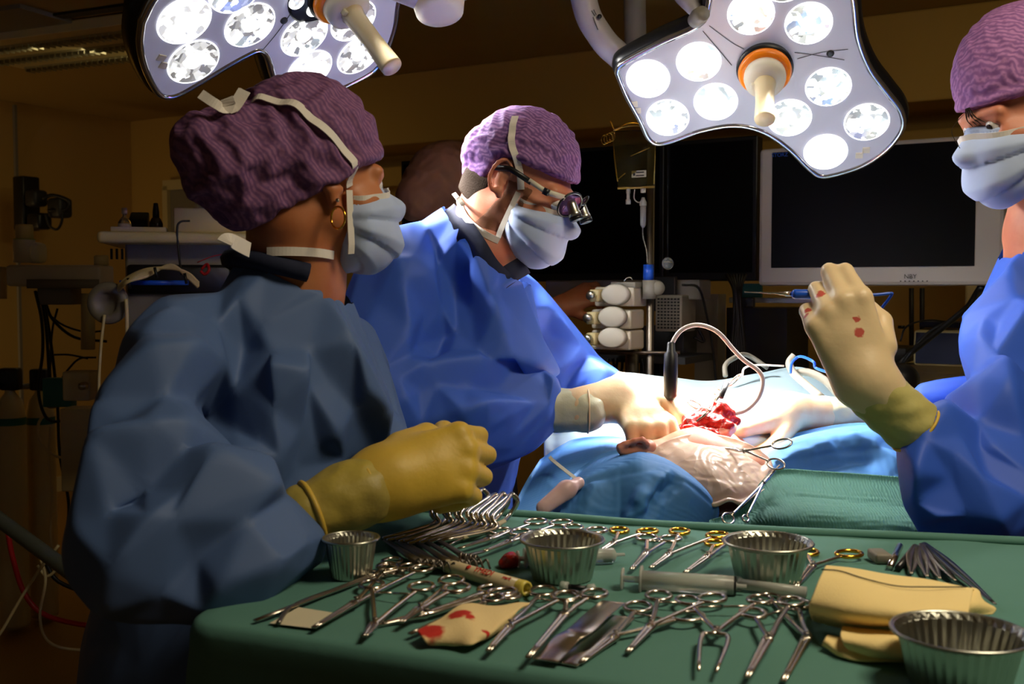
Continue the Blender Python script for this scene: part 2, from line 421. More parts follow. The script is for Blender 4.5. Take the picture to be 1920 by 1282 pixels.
struct(rbox(MB(), -.05, 4.4, CZ/2, .1, 9.0, CZ).build('wall_left', m_wall, smooth=False))
struct(rbox(MB(), 9.05, 4.4, CZ/2, .1, 9.0, CZ).build('wall_right', m_wall, smooth=False))
struct(rbox(MB(), 4.5, .012, .05, 9.0, .025, .1).build('baseboard_back', m_cream, smooth=False))
struct(rbox(MB(), .012, 4.4, .05, .025, 8.8, .1).build('baseboard_left', m_cream, smooth=False))
struct(rbox(MB(), 1.62, .2, 1.3, .5, .4, 2.6).build('trim_1', m_wall, smooth=False, bevel=.01))      # boxed pillar
struct(rbox(MB(), 5.4, .22, 2.42, 7.1, .44, .40).build('trim_2', m_wall, smooth=False, bevel=.01))    # soffit
struct(rbox(MB(), 5.4, .07, 2.08, 7.1, .14, .12).build('trim_3', m_wall, smooth=False, bevel=.01))
struct(rbox(MB(), .012, .95, 1.4, .02, .02, 2.4).build('trim_4', m_greyp, smooth=False))
struct(rbox(MB(), .9, .02, 1.05, .95, .04, 2.1).build('door_1', m_greyp, smooth=False))
mb = MB(); rbox(mb, .42, .035, 1.05, .05, .07, 2.15); rbox(mb, 1.38, .035, 1.05, .05, .07, 2.15); rbox(mb, .9, .035, 2.13, 1.0, .07, .07)
struct(mb.build('trim_5', m_cream, smooth=False))
# ceiling luminaire (unlit) with two rows of reflector cells
lc = P(150, 85, 5.3); lc[2] = CZ-.03
ra = frame((math.cos(math.radians(-24)), math.sin(math.radians(-24)), 0)); LF = Fr(lc, ra)
ce = empty('ceiling_light', lc, 'unlit recessed ceiling luminaire with louvred strips above the left wall', 'ceiling light')
MB().box(LF(0, 0, 0), (1.25, .62, .05), ra).build('frame', m_cream, ce, smooth=False, bevel=.004)
for v in (-.2, .0, .2):
    mb = MB(); mb.box(LF(0, v, -.03), (1.15, .05 if v else .07, .012), ra)
    for i in range(30): mb.box(LF(-.56+i*.0386, v, -.042), (.006, .06, .02), ra)
    mb.build('louvre_strip', m_foil, ce, smooth=False)
lc = P(60, 20, 4.9); lc[2] = CZ-.006
tag(MB().box(lc, (1.3, .06, .012), ra).build('ceiling_slot', m_black, smooth=False), 'black linear slot in the ceiling beside the luminaire', 'ceiling slot')
lc = P(30, 52, 5.0); lc[2] = CZ-.01
tag(MB().box(lc, (.62, .5, .02), ra).build('ceiling_panel', m_greyp, smooth=False), 'grey square ceiling panel at the far upper left', 'ceiling panel')
# ------------------------------------------------------------------ operating lamps
def emis(name, c1, c2, s1, s2, scale):
    m = bpy.data.materials.new(name); m.use_nodes = True; N = m.node_tree.nodes; L = m.node_tree.links; b = N['Principled BSDF']
    b.inputs['Roughness'].default_value = .12; b.inputs['Metallic'].default_value = .4; b.inputs['Base Color'].default_value = (.7, .72, .72, 1)
    tc = N.new('ShaderNodeTexCoord'); v = N.new('ShaderNodeTexVoronoi'); v.inputs['Scale'].default_value = scale; v.distance = 'CHEBYCHEV'
    L.new(tc.outputs['Object'], v.inputs['Vector'])
    sx = N.new('ShaderNodeSeparateColor'); L.new(v.outputs['Color'], sx.inputs[0])
    r = N.new('ShaderNodeMapRange'); r.inputs['From Min'].default_value = .25; r.inputs['From Max'].default_value = .8; r.inputs['To Min'].default_value = s1; r.inputs['To Max'].default_value = s2
    L.new(sx.outputs[0], r.inputs['Value']); L.new(r.outputs[0], b.inputs['Emission Strength'])
    b.inputs['Emission Color'].default_value = lin(c1)+(1,)
    return m
m_refl = emis('led_reflector', (250, 250, 246), 0, .12, 1.15, 70)
m_refl2 = emis('led_reflector_bright', (255, 255, 255), 0, .6, 3.0, 60)
m_ledring = mat('led_ring', (240, 240, 240), .3, emit=((255, 255, 255), 1.6))
m_ledlens = mat('led_lens', (240, 240, 240), .1, emit=((255, 255, 252), 2.2))
m_face_r = mat('lamp_cover', (168, 168, 180), .3, emit=((150, 150, 168), .30))  # weak emission added to lift the cover's grey
FIELD = P(1290, 758, 2.10)
def lamp(label, C, n, outline, leds, bright, hub, handle_len, led_power, spin, ls=1.0, spill=(60, 74)):
    n = nrm(n); C = np.array(C)
    root = empty('operating_lamp', C, label, 'operating lamp')
    u = nrm(np.cross(n, (0, 0, 1))); v = np.cross(n, u)
    o = spline(np.array([PP(x, y, C, n) for x, y in outline+outline[:1]]), 5)[:-1]
    q = np.stack([(o-C)@u, (o-C)@v], 1)
    if ((q[:, 0]*np.roll(q[:, 1], -1)-np.roll(q[:, 0], -1)*q[:, 1]).sum()) < 0: q = q[::-1]
    t = np.roll(q, -1, 0)-np.roll(q, 1, 0); t /= np.linalg.norm(t, axis=1)[:, None]; nn = np.stack([t[:, 1], -t[:, 0]], 1)
    for _ in range(3): nn = nn+np.roll(nn, 1, 0)+np.roll(nn, -1, 0); nn /= np.linalg.norm(nn, axis=1)[:, None]
    def ring(off, h): z = q+nn*off; return C+z[:, :1]*u+z[:, 1:]*v+n*h
    k = len(q)
    def layers(Ls, cap0=True, cap1=True):
        V = np.concatenate([ring(*l) for l in Ls]); Fc = []
        for i in range(len(Ls)-1):
            for j in range(k): Fc.append([i*k+j, i*k+(j+1) % k, (i+1)*k+(j+1) % k, (i+1)*k+j])
        if cap0: Fc.append(list(range(k))[::-1])
        if cap1: Fc.append([(len(Ls)-1)*k+j for j in range(k)])
        return MB().add(V, Fc)
    layers([(-.012, -.012), (-.012, 0)]).build('front_cover', m_face_r, root, smooth=False)
    layers([(-.012, -.01), (-.010, .004), (-.003, .004), (.001, -.002), (.001, -.012), (-.012, -.014)], False, False).build('rim', m_lamprim, root)
    layers([(-.004, -.012), (.006, -.02), (.010, -.045), (-.006, -.075), (-.05, -.10), (-.09, -.11)], False).build('housing', m_lampback, root)
    aim = FIELD
    for i, (x, y) in enumerate(leds):
        c = PP(x, y, C, n); r = .0475*ls
        br = i in bright
        f = MB(); f.lathe([(r*.2, -.0), (r*.55, .0005), (r*.97, .003)], c, n, 32, cap=False); f.lathe([(0.0001, .0005), (r*.25, .0005)], c, n, 24, cap=False)
        led = f.build('led_reflector', m_refl2 if br else m_refl, root, smooth=False)
        MB().tube([c+(r)*(math.cos(a)*u+math.sin(a)*v)+n*.002 for a in np.arange(40)*math.pi/20], .0016, 6, closed=True).build('ring', m_ledring, led)
        ms = MB(); ms.lathe([(r*.30, .0), (r*.30, .004), (r*.2, .008), (.0002, .009)], c, n, 20)
        for a in (0.5, 2.6, 4.7): ms.cyl(c+r*.45*(math.cos(a+spin)*u+math.sin(a+spin)*v)+n*.003, c+r*.85*(math.cos(a+spin)*u+math.sin(a+spin)*v)+n*.005, .0045, 8)
        ms.build('lens', m_ledlens, led)
        for kk in (0,):
            l = bpy.data.lights.new('led_light', 'SPOT'); l.energy = led_power*(1.5 if br else .8); l.spot_size = math.radians(29); l.spot_blend = 1.0; l.shadow_soft_size = .03; l.color = (1, .985, .95)
            so = bpy.data.objects.new('led_light', l); COL.objects.link(so); so.parent = root
            so.location = Vector(c+n*.03-C); so.rotation_euler = Vector(aim-c).to_track_quat('-Z', 'Y').to_euler()
    l = bpy.data.lights.new('spill_light', 'SPOT'); l.energy = spill[0]; l.spot_size = math.radians(spill[1]); l.spot_blend = 1.0; l.shadow_soft_size = .12; l.color = (1, .985, .95)
    so = bpy.data.objects.new('spill_light', l); COL.objects.link(so); so.parent = root
    so.location = Vector(n*.04-u*.17); so.rotation_euler = Vector(aim-C).to_track_quat('-Z', 'Y').to_euler()
    # panel seams, small status windows, screws
    for pts in hub['seams']:
        a = [PP(x, y, C, n)+n*.001 for x, y in pts]; MB().tube(spline(a, 4), .0012, 4, flat=.5).build('seam', m_dark, root)
    for x, y in hub['windows']:
        MB().box(PP(x, y, C, n)+n*.001, (.016, .014, .003), np.stack([u, v, n], 1)).build('status_window', m_white, root, smooth=False)
    for x, y in hub['screws']:
        MB().lathe([(.008, 0), (.0075, .003), (.002, .003)], PP(x, y, C, n), n, 16).build('screw', m_dark, root)
    h = PP(*hub['c'], C, n); d = nrm(hub['dir'])
    s = hub['s']
    MB().lathe([(.062*s, 0), (.064*s, .01), (.054*s, .014)], h, n, 40).build('hub_gasket', m_black, root)
    MB().lathe([(.050*s, .012), (.058*s, .016), (.060*s, .024), (.055*s, .032), (.047*s, .034)], h, n, 48).build('orange_ring', m_orange, root)
    hb = MB().lathe([(.046*s, .03), (.047*s, .045), (.044*s, .060), (.03*s, .066), (.01, .067)], h, n, 40).build('handle_socket', m_white, root)
    b0 = h+n*.055
    hd = MB().lathe([(.021, 0), (.0235, .012), (.0205, .03), (.0195, handle_len*.6), (.0215, handle_len*.97), (.0205, handle_len), (.0005, handle_len+.001)], b0, d, 32).build('handle', m_handle, root)
    MB().box(b0+u*.022+d*.012, (.014, .012, .018), np.stack([u, v, n], 1)).build('latch', m_white, hd, bevel=.002)
    return root, u, v, n
C1 = P(1432, 128, 2.35)
outR = [(1152, 138), (1172, 185), (1196, 228), (1212, 262), (1232, 274), (1262, 269), (1315, 250), (1378, 240), (1430, 252), (1475, 282), (1512, 318), (1535, 334), (1565, 332), (1620, 314), (1668, 282), (1697, 242), (1694, 208), (1668, 172), (1636, 128), (1614, 70), (1606, 0), (1590, -60), (1540, -80), (1440, -82), (1370, -60), (1330, -15), (1312, 40), (1240, 76), (1185, 105), (1158, 122)]
ledR = [(1215, 147), (1310, 115), (1342, 190), (1252, 220), (1480, 220), (1553, 162), (1625, 228), (1548, 284), (1408, 25), (1516, 43), (1470, -38)]
n1 = nrm((-.16, -.72, -.68))
lampR = lamp('large operating lamp on the right, fully in view, with eleven lit reflectors and orange ring', C1, n1, outR, ledR, (0, 7), dict(c=(1434, 125), s=.95, dir=n1+np.array([0, .0, -.35]),
     seams=[[(1330, 48), (1370, 78), (1395, 92)], [(1318, 58), (1345, 90), (1372, 122)], [(1495, 110), (1540, 98), (1590, 92)], [(1490, 98), (1535, 104), (1583, 112)]],
     windows=[(1189, 195), (1195, 207), (1611, 291), (1624, 281)], screws=[(1557, 100)]), .115, 82.0, 0)
C0 = P(632, -20, 2.15)
outL = [(262, 42), (258, 85), (266, 125), (282, 162), (300, 184), (330, 184), (372, 162), (428, 128), (468, 106), (486, 100), (498, 112), (508, 145), (520, 175), (545, 195), (600, 182), (660, 160), (712, 126), (742, 60), (752, 0), (770, -50), (800, -110), (780, -190), (700, -230), (620, -215), (560, -160), (500, -110), (420, -90), (350, -66), (290, -10)]
ledL = [(345, 38), (362, 115), (468, 46), (440, -20), (570, 66), (580, 130), (672, 102), (662, 38), (700, -150), (620, -110), (730, -80)]
n0 = nrm((.56, -.36, -.76))
lampL = lamp('operating lamp at the upper left, cut by the frame, seen edge-on behind the purple cap', C0, n0, outL, ledL, (0, 5), dict(c=(628, -16), s=1.0, dir=n0,
     seams=[[(548, 20), (520, 60), (490, 96)]], windows=[(302, 108), (306, 122)], screws=[(532, 38)]), .165, 62.0, .8, 1.1, (150, 105))
cm = MB().lathe([(.062, -.001), (.062, .004), (.056, .006), (.0005, .006)], PP(592, -6, C0, n0), n0, 36).build('centre_module', m_lampback, lampL[0])
for x, y in ((553, 0), (586, 14)):
    MB().lathe([(.017, .006), (.016, .009), (.0005, .010)], PP(x, y, C0, n0), n0, 24).build('small_lens', m_refl2, cm)
# lamp arms
t = empty('ceiling_boom', P(1130, 60, 2.5), 'white curved tubular lamp arm hanging behind the right lamp', 'lamp arm')
MB().tube(spline([P(1085, -60, 2.55), P(1100, 20, 2.55), P(1122, 62, 2.55), P(1150, 95, 2.55), P(1200, 125, 2.58), P(1300, 120, 2.6)], 8), .031, 20).build('tube', m_arm, t)
for i, (a, b) in enumerate((((1109, 20), (1115, 30)), ((1113, 18), (1118, 28)), ((1112, 32), (1121, 56)))):
    MB().tube([P(a[0], a[1], 2.516), P(b[0], b[1], 2.516)], .0009, 4).build('print_line', m_dark, t)
MB().lathe([(.0055, 0), (.0055, .002)], P(1124, 31, 2.516), (0, -1, 0), 12).build('print_mark', m_black, t)
t = lampR[0]
yk = MB().tube([P(1235, -70, 2.45), P(1290, -5, 2.35), P(1316, 32, 2.30)], [.03, .032, .018], 20, flat=.7).build('yoke', m_arm, t)
MB().lathe([(.016, -.02), (.019, 0), (.016, .02)], P(1310, 32, 2.27), (.3, -1, .2), 20).build('joint_cap', m_greyp, yk)
tag(MB().tube([P(1190, -80, 3.4), P(1190, 20, 3.4), P(1194, 160, 3.4)], .035, 16).build('ceiling_pole', m_greyp), 'dim vertical ceiling pole behind the curved white arm', 'pole')
t = lampL[0]
MB().tube([P(735, -30, 2.2), P(800, -8, 2.25), P(880, -30, 2.35)], [.03, .035, .03], 20).build('support_tube', m_arm, t)
MB().lathe([(.05, -.04), (.055, 0), (.05, .03), (.03, .035)], P(822, 0, 2.25), (.1, -.4, -.9), 28).build('swivel_cap', m_white, t)
# ------------------------------------------------------------------ people
def head_prims(f):
    L = [f.el((-.015, 0, .035), (.098, .078, .092)), f.el((.045, 0, -.03), (.052, .058, .085)), f.el((.078, 0, -.095), .022)]
    for s in (-1, 1):
        L += [f.rc((0, s*.053, -.045), (.07, s*.02, -.095), .017, .018), f.rc((.072, s*.040, -.022), (.05, s*.055, -.03), .02, .016),
              f.rc((.100, s*.010, .016), (.082, s*.048, .018), .010, .008)]
    L += [f.el((.100, s*.031, -.002), (.016, .018, .013), neg=True, k=.012) for s in (-1, 1)]
    L += [f.rc((.094, 0, .004), (.116, 0, -.034), .0075, .012, k=.01), f.rc((.108, -.012, -.038), (.108, .012, -.038), .007, k=.008), f.rc((.098, -.014, -.068), (.098, .014, -.068), .008, k=.008)]
    for s in (-1, 1):           # upper lids
        L.append(f.rc((.090, s*.020, .007), (.084, s*.043, .005), .0065, k=.005))
    return L
def ear_prims(f, s, lobe=False):
    L = []; R = None
    if lobe: return [f.rc((-.004, s*.076, -.016), (-.002, s*.079, -.034), .010, .0072, k=.006), f.rc((-.012, s*.078, -.008), (.006, s*.076, -.012), .008, k=.006)]
    L.append(f.el((-.010, s*.080, -.002), (.014, .005, .026), k=.006))
    pts = []
    for a in np.linspace(-2.2, 2.35, 12):
        x = -.012-.017*math.cos(a)*1.0; z = .002+.030*math.sin(a); y = .085+.006*(math.cos(a)+.4)
        pts.append((x, s*y, z))
    for a, b in zip(pts[:-1], pts[1:]): L.append(f.rc(a, b, .0040, k=.003))
    L.append(f.rc((-.004, s*.081, -.026), (-.002, s*.079, -.033), .0065, k=.006))
    L.append(f.rc((-.018, s*.084, .012), (-.008, s*.083, -.012), .0028, k=.003))
    L.append(f.el((-.002, s*.086, -.004), (.006, .006, .009), neg=True, k=.005))
    return L
def cap_mesh(f, prims, zx, name, m, parent, grow=.12, seed=1, vox=.0075, steps=26, bend=.35, shift=.0, g=(0, 0, -.5), amp=.004, freq=45):
    xs = [a for a, b in zx]; zs = [b for a, b in zx]
    def ex(g_, v):
        q = f.inv(g_); cut = np.interp(q[..., 0], xs, zs)-q[..., 2]
        return np.maximum(v, cut*f.s)
    V, Q = nets(prims, .03, vox, ex); V = lap(V, nbrs(len(V), Q), 2)
    q = f.inv(V); low = q[:, 2] < np.interp(q[:, 0], xs, zs)+.003
    keep = ~np.all(low[Q], axis=1); V, Q, u = compact(V, Q[keep])
    q = f.inv(V); pin = q[:, 2] < np.interp(q[:, 0], xs, zs)+.007
    coll = [dict(t='el', a=p['a'], r=p['r']*.965, R=p['R']) if p['t'] == 'el' else dict(p, r1=p['r1']*.93, r2=p['r2']*.93) for p in prims]
    V = cloth(V, Q, coll, pin, grow=grow, steps=steps, iters=8, g=g, bend=bend, seed=seed, amp=amp, freq=freq, skin=0.0)
    o = obj(name, V, Q, m, parent, sub=1)
    # elastic hem along the open edge
    return o
def face_ribbon(f, pts, w, parent, off=0, name='mask_tie', cen=(0, 0, .0), snap=None):
    from mathutils.bvhtree import BVHTree
    if snap is None: snap = [c for c in parent.children if c.name.split('.')[0] in ('cap', 'mask', 'body')]
    tr = []
    for o in snap: L = parent_loc(o.parent); tr.append((BVHTree.FromPolygons([tuple(np.array(v.co)+L) for v in o.data.vertices], [list(q.vertices) for q in o.data.polygons]), 0))
    lp = spline(pts, 8); C = f(cen); P3 = []; nn = []
    for p in lp:
        w_ = f(p); d = nrm(w_-C); src = C+d*.30*f.s; best = None
        for b_, _ in tr:
            h = b_.ray_cast(Vector(src), Vector(-d), .30*f.s)
            if h[0] is not None and (best is None or h[3] < best[3]): best = h
        if best is None or np.linalg.norm(np.array(best[0])-w_) > .05*f.s: P3.append(w_); nn.append(d)
        else: P3.append(np.array(best[0])+d*.0022); nn.append(d)
    P3 = np.array(P3); K_ = len(P3)
    for _ in range(3): P3[1:-1] = .5*P3[1:-1]+.25*(P3[:-2]+P3[2:])
    P3 += np.array(nn)*.0015
    mb = MB(); ribbon(mb, P3, np.array(nn), w, .0007, 1); return mb.build(name, m_band, parent)
def mask_mesh(f, parent, m=None, name='mask', wide=1.0, seed=3):
    m = m or m_mask
    prims = [f.el((.062, 0, -.058), (.068, .070*wide, .074)), f.rc((.100, 0, -.005), (.126, 0, -.036), .010, .016), f.el((.095, 0, -.085), (.038, .042, .040)), f.rc((.05, -.05, -.05), (.05, .05, -.05), .026)]
    def ex(g, v):
        q = f.inv(g); x, y, z = q[..., 0], q[..., 1], q[..., 2]
        top = z-(.006-.30*np.abs(y)); back = (.022-.0*z)-x+.10*np.maximum(-z-.08, 0); bot = -.135-z
        return np.maximum(v, np.maximum(np.maximum(top, back), bot)*f.s)
    def fn(V, Q):
        q = f.inv(V); N = vnormals(V, Q)
        ph = np.arctan2(q[:, 2]+.052, (q[:, 0]-.0)+.010)
        edge = np.clip((q[:, 0]-.024)/.03, 0, 1)
        t = ph*6.5/ (2*np.pi)*2.4; tri = np.abs((t % 1)-.35)
        d = (.35-tri)*.0125*edge*f.s+.0018*snoise(q, 95, seed)*edge*f.s
        return V+N*d[:, None]
    o = implicit(name, prims, .016, .0034*f.s, m, parent, 2, ex, fn)
    for s in (-1, 1):
        pts = [(.034, s*.070, -.026), (.062, s*.060, -.022), (.09, s*.038, -.016), (.112, s*.014, -.009), (.122, 0, -.008)]
        face_ribbon(f, pts, .011*f.s, o, snap=[o], name='edge_band', cen=(.03, 0, -.012))
    # stitched side bands
    for s in (-1, 1):
        mb = MB(); pts = []; nn = []
        for z in np.linspace(.000, -.090, 8):
            y = .062-.25*max(0, -z-.075); pts.append(f(.026+.02*max(0, -z-.06), s*(y+.006), z-.012)); nn.append(f.vec(.1, s*1., 0))
        ribbon(mb, pts, nn, .010*f.s, .0011*f.s, 4); mb.build('side_band', m_band, o)
    return o
def hand(f, curl, spread=(.10, .03, -.05, -.13), thumb=((.02, .032, -.004), (.045, .052, -.018), (.070, .052, -.03), (.090, .044, -.036)), mir=1, extra=0.0):
    """f: origin wrist, x to the fingertips, y thumb side, z back of the hand; curl: four (mcp, pip, dip) in degrees"""
    M = lambda p: (p[0], p[1]*mir, p[2])
    L = []; my = (.030, .010, -.011, -.030); mx = (.092, .096, .090, .080); mr = (.0125, .0125, .012, .011)
    for y, x, r in zip(my, mx, mr): L.append(f.rc(M((.0, y*.55, 0)), M((x, y, .0)), .019, r, k=.016))
    L.append(f.rc(M((.0, 0, 0)), M((.05, 0, -.006)), .024, .02, k=.02))
    ln = ((.045, .027, .021), (.050, .031, .022), (.046, .029, .021), (.036, .022, .019))
    for i in range(4):
        p = np.array([mx[i], my[i], 0.]); a = 0; r = (.0112, .0100, .0092, .0080); r = [x*(.92 if i == 3 else 1) for x in r]
        sp = spread[i]
        for j in range(3):
            a += math.radians(curl[i][j]); d = np.array([math.cos(a)*math.cos(sp), math.sin(sp)*max(math.cos(a), .15), -math.sin(a)])
            q = p+d*ln[i][j]; L.append(f.rc(M(p), M(q), r[j]+extra, r[j+1]+extra, k=.0035 if j else .008))
            p = q
    tr = (.017, .0135, .0125, .010)
    for j in range(3): L.append(f.rc(M(thumb[j]), M(thumb[j+1]), tr[j]+extra, tr[j+1]+extra, k=.010 if j == 0 else .005))
    return L
def crease(V, Q, lines):
    N = vnormals(V, Q); v = V-np.array([0, 0, CAMZ]); dep = v[:, 1]*cP-v[:, 2]*sP; px = 960+F*v[:, 0]/dep; py = 641-F*(v[:, 1]*sP+v[:, 2]*cP)/dep
    front = (N*v).sum(1) < 0; idx = np.where(front)[0]; D = np.zeros(len(V))
    for amp, w, pts in lines:
        p3 = []
        for x, y in spline(pts, 4)[:, :2] if len(pts) > 2 else pts:
            d = np.hypot(px[idx]-x, py[idx]-y); c = idx[d < 14]
            if len(c) == 0: c = idx[[d.argmin()]]
            p3.append(V[c[dep[c].argmin()]])
        best = np.full(len(V), 9.); p3 = np.array(p3); L = len(p3); tt = np.zeros(len(V))
        for i in range(L-1):
            a, b = p3[i], p3[i+1]; ba = b-a; t = np.clip(((V-a)@ba)/(ba@ba+1e-12), 0, 1); d = np.linalg.norm(V-a-t[:, None]*ba, axis=1)
            m = d < best; best[m] = d[m]; tt[m] = (i+t[m])/(L-1)
        D += 1.35*amp*np.clip(1-best/w, 0, 1)**1.2*np.clip(np.minimum(tt, 1-tt)*6+.35, 0, 1)
    return V+N*D[:, None]
def gown_mesh(prims, k, vox, parent, m, holes, pins, coll_f=.86, grow=.09, steps=34, seed=1, zmin=.3, amp=.006, freq=22, bend=.22, iters=8, g=(0, 0, -2.), final=1, creases=(), ntri=1250, soft=10):
    V, Q = nets(prims, k, vox); V = lap(V, nbrs(len(V), Q), 3)
    rm_ = np.zeros(len(V), bool)
    for c, r in holes: rm_ |= np.linalg.norm(V-c, axis=1) < r
    rm_ |= V[:, 2] < zmin
    V, Q, u = compact(V, Q[~np.any(rm_[Q], axis=1)])
    pin = np.zeros(len(V), bool)
    for c, r in [(c, r+vox*2) for c, r in holes]+pins: pin |= np.linalg.norm(V-c, axis=1) < r
    coll = []
    for q in prims:
        if q['t'] == 'rc': coll.append(dict(q, r1=q['r1']*coll_f, r2=q['r2']*coll_f))
        else: coll.append(dict(q, r=q['r']*coll_f))
    V = cloth(V, Q, coll, pin, grow=grow, steps=steps, iters=iters, g=g, bend=bend, seed=seed, amp=amp, freq=freq, teth=.02)
    V = crease(V, Q, creases); V = lap(V, nbrs(len(V), Q), final, .35)
    o = obj('gown', V, Q, m, parent)
    d = o.modifiers.new('d', 'DECIMATE'); d.ratio = ntri/(2*len(Q))
    b = o.modifiers.new('s', 'SUBSURF'); b.subdivision_type = 'SIMPLE'; b.levels = b.render_levels = 3
    w = o.modifiers.new('m', 'SMOOTH'); w.factor = .5; w.iterations = soft
    return o
def R(px, py, Y): return P(px, py, Y)
def arm(x1, y1, Y1, r1, x2, y2, Y2, r2, **k): return rc(P(x1, y1, Y1), P(x2, y2, Y2), PX(r1, Y1), PX(r2, Y2), **k)
def legs(c, h, floor=0.0):
    L = []
    for s in (-1, 1):
        x, y = c[0]+s*.10, c[1]
        L += [rc((x*.5+c[0]*.5, y, h), (x, y, .55), .10, .062), rc((x, y, .55), (x, y, .1), .058, .042), rc((x, y, .06), (x+.02, y-.16, .035), .045, .034)]
    return L
def torso_under(prims, f=.7): return [dict(q, r1=q['r1']*f, r2=q['r2']*f) if q['t'] == 'rc' else dict(q, r=q['r']*f) for q in prims]
def eyes(f, parent, which=(-1, 1), look=(1, 0, 0)):
    for s in which:
        c = f(.0835, s*.031, -.001); e = MB().lathe([(.0001, -.0125*f.s)]+[(.0125*f.s*math.sin(a), -.0125*f.s*math.cos(a)) for a in np.linspace(.2, 2.95, 12)]+[(.0001, .0125*f.s)], c, f.vec(*look), 20).build('eye', m_eye, parent)
        d = nrm(f.vec(*look)); MB().lathe([(.0058*f.s, 0), (.004*f.s, .0008), (.0002, .001)], c+d*.0116*f.s, d, 16).build('iris', m_iris, e)
# ============ A: assisting nurse, left foreground
def head_frame(ear_px, Y, yaw, pitch, sc, s, roll=0):
    a, p = math.radians(yaw), math.radians(pitch)
    Rm = frame((math.cos(a)*math.cos(p), math.sin(a)*math.cos(p), -math.sin(p)))
    if roll:
        q = math.radians(roll); Rm = Rm@np.array([[1, 0, 0], [0, math.cos(q), -math.sin(q)], [0, math.sin(q), math.cos(q)]])
    e = P(ear_px[0], ear_px[1], Y)
    return Fr(e-Rm@(np.array(ear_local(s))*sc), Rm, sc)
def ear_local(s): return (-.010, s*.080, -.0)
fA = head_frame((616, 338), 1.44, 33, -2, .965, -1)
pA = empty('person', (-.42, 1.5, 0), 'person in purple cap and hoop earring, gloved hands clasped over the instrument table', 'person', 'surgical team')
neckA = P(552, 530, 1.53)
body = head_prims(fA)+ear_prims(fA, -1, True)+ear_prims(fA, 1)+[rc(fA(-.035, 0, -.05), neckA, .062, .068), rc(neckA, neckA-np.array([.02, 0, .09]), .07, .09)]
implicit('body', body, .02, .0036, m_skin_tan, pA, 2)
eyes(fA, pA)
gA = [arm(520, 640, 1.56, 130, 470, 860, 1.54, 225), arm(345, 620, 1.42, 84, 640, 650, 1.70, 78), arm(450, 860, 1.54, 225, 425, 1400, 1.50, 300),
      arm(300, 660, 1.36, 84, 245, 950, 1.14, 104), arm(240, 960, 1.14, 112, 420, 1000, 1.17, 118), arm(420, 990, 1.17, 116, 532, 985, 1.24, 58), arm(460, 1010, 1.18, 84, 585, 1032, 1.23, 28),
      arm(655, 670, 1.70, 70, 690, 800, 1.62, 76), arm(690, 800, 1.62, 70, 745, 860, 1.52, 40), rc(neckA+np.array([-.01, 0, -.02]), neckA+np.array([0, 0, -.12]), .085, .13)]
gA.append(rc(P(425, 1400, 1.50), (-.40, 1.52, .35), PX(300, 1.50), .24))
cA = P(585, 975, 1.26)
crA = [(.020, .05, [(480, 530), (390, 610), (310, 665)]), (-.014, .04, [(420, 560), (335, 640)]), (.024, .05, [(310, 665), (380, 690), (470, 750), (520, 790), (535, 860)]),
 (.020, .05, [(310, 668), (240, 700), (180, 770)]), (-.016, .05, [(255, 730), (230, 790)]), (.018, .05, [(480, 560), (500, 640), (530, 730), (525, 800)]), (.020, .045, [(600, 590), (680, 720), (720, 830)]),
 (.022, .045, [(560, 655), (575, 700), (650, 840)]), (.016, .04, [(545, 665), (528, 760)]), (-.018, .045, [(590, 700), (570, 800)]), (.016, .045, [(640, 620), (700, 740), (745, 790)]), (-.014, .04, [(650, 700), (690, 800)]),
 (.030, .06, [(160, 850), (270, 820), (340, 825), (420, 870)]), (-.030, .05, [(300, 850), (300, 900), (350, 905)]), (.034, .06, [(480, 850), (430, 870), (340, 910), (300, 950), (180, 1090)]), (-.030, .06, [(280, 905), (230, 965), (190, 1040)]),
 (.020, .045, [(480, 850), (490, 900), (515, 940)]), (.018, .05, [(400, 1100), (500, 1060), (610, 1020)]), (-.014, .05, [(300, 1030), (420, 1060)]), (.018, .05, [(180, 1100), (260, 1140), (380, 1130)])]
gownA = gown_mesh(gA, .035, .0095, pA, m_gown2, [(neckA+np.array([.02, 0, .055]), .093)], [(cA, .075), (P(745, 870, 1.52), .05)], coll_f=.84, grow=.055, steps=36, seed=4, zmin=.40, creases=crA, amp=.005, freq=12, bend=.30, final=0)
implicit('legs', legs((-.42, 1.55), .6), .03, .012, m_scrub, pA)
MB().tube(spline([neckA+np.array([.085*math.cos(a)-.005, .085*math.sin(a), .012+.022*math.cos(a+2.6)]) for a in np.linspace(2.2, 5.2, 9)], 3), .013, 8, closed=False).build('scrub_collar', m_scrub, pA)
capA = [fA.el((-.012, 0, .050), (.112, .094, .112)), fA.rc((-.118, -.01, .026), (-.10, -.01, -.004), .072, .058), fA.rc((-.165, -.01, .060), (-.10, 0, .05), .036, .07)]
cap_mesh(fA, capA, [(-.3, -.20), (-.16, -.10), (-.08, -.055), (-.03, -.022), (.01, -.004), (.04, .018), (.1, .034)], 'cap', m_cap2, pA, grow=.13, seed=6, vox=.008, steps=30, amp=.007, freq=38)
mask_mesh(fA, pA)
face_ribbon(fA, [(.030, -.074, -.008), (.015, -.086, .032), (-.02, -.1, .07), (-.055, -.096, .108), (-.090, -.07, .125), (-.112, -.045, .122)], .0125, pA)
face_ribbon(fA, [(.028, -.064, -.105), (-.01, -.068, -.100), (-.06, -.068, -.096), (-.115, -.045, -.094)], .012, pA, cen=(-.03, 0, -.1))
mb = MB(); b0 = fA(-.112, -.045, .122)
ribbon(mb, [b0, P(428, 205, 1.40), P(405, 195, 1.38), P(376, 176, 1.38)], [(0, -1, .3)]*4, .013, .0008); mb.build('mask_tie', m_band, pA)
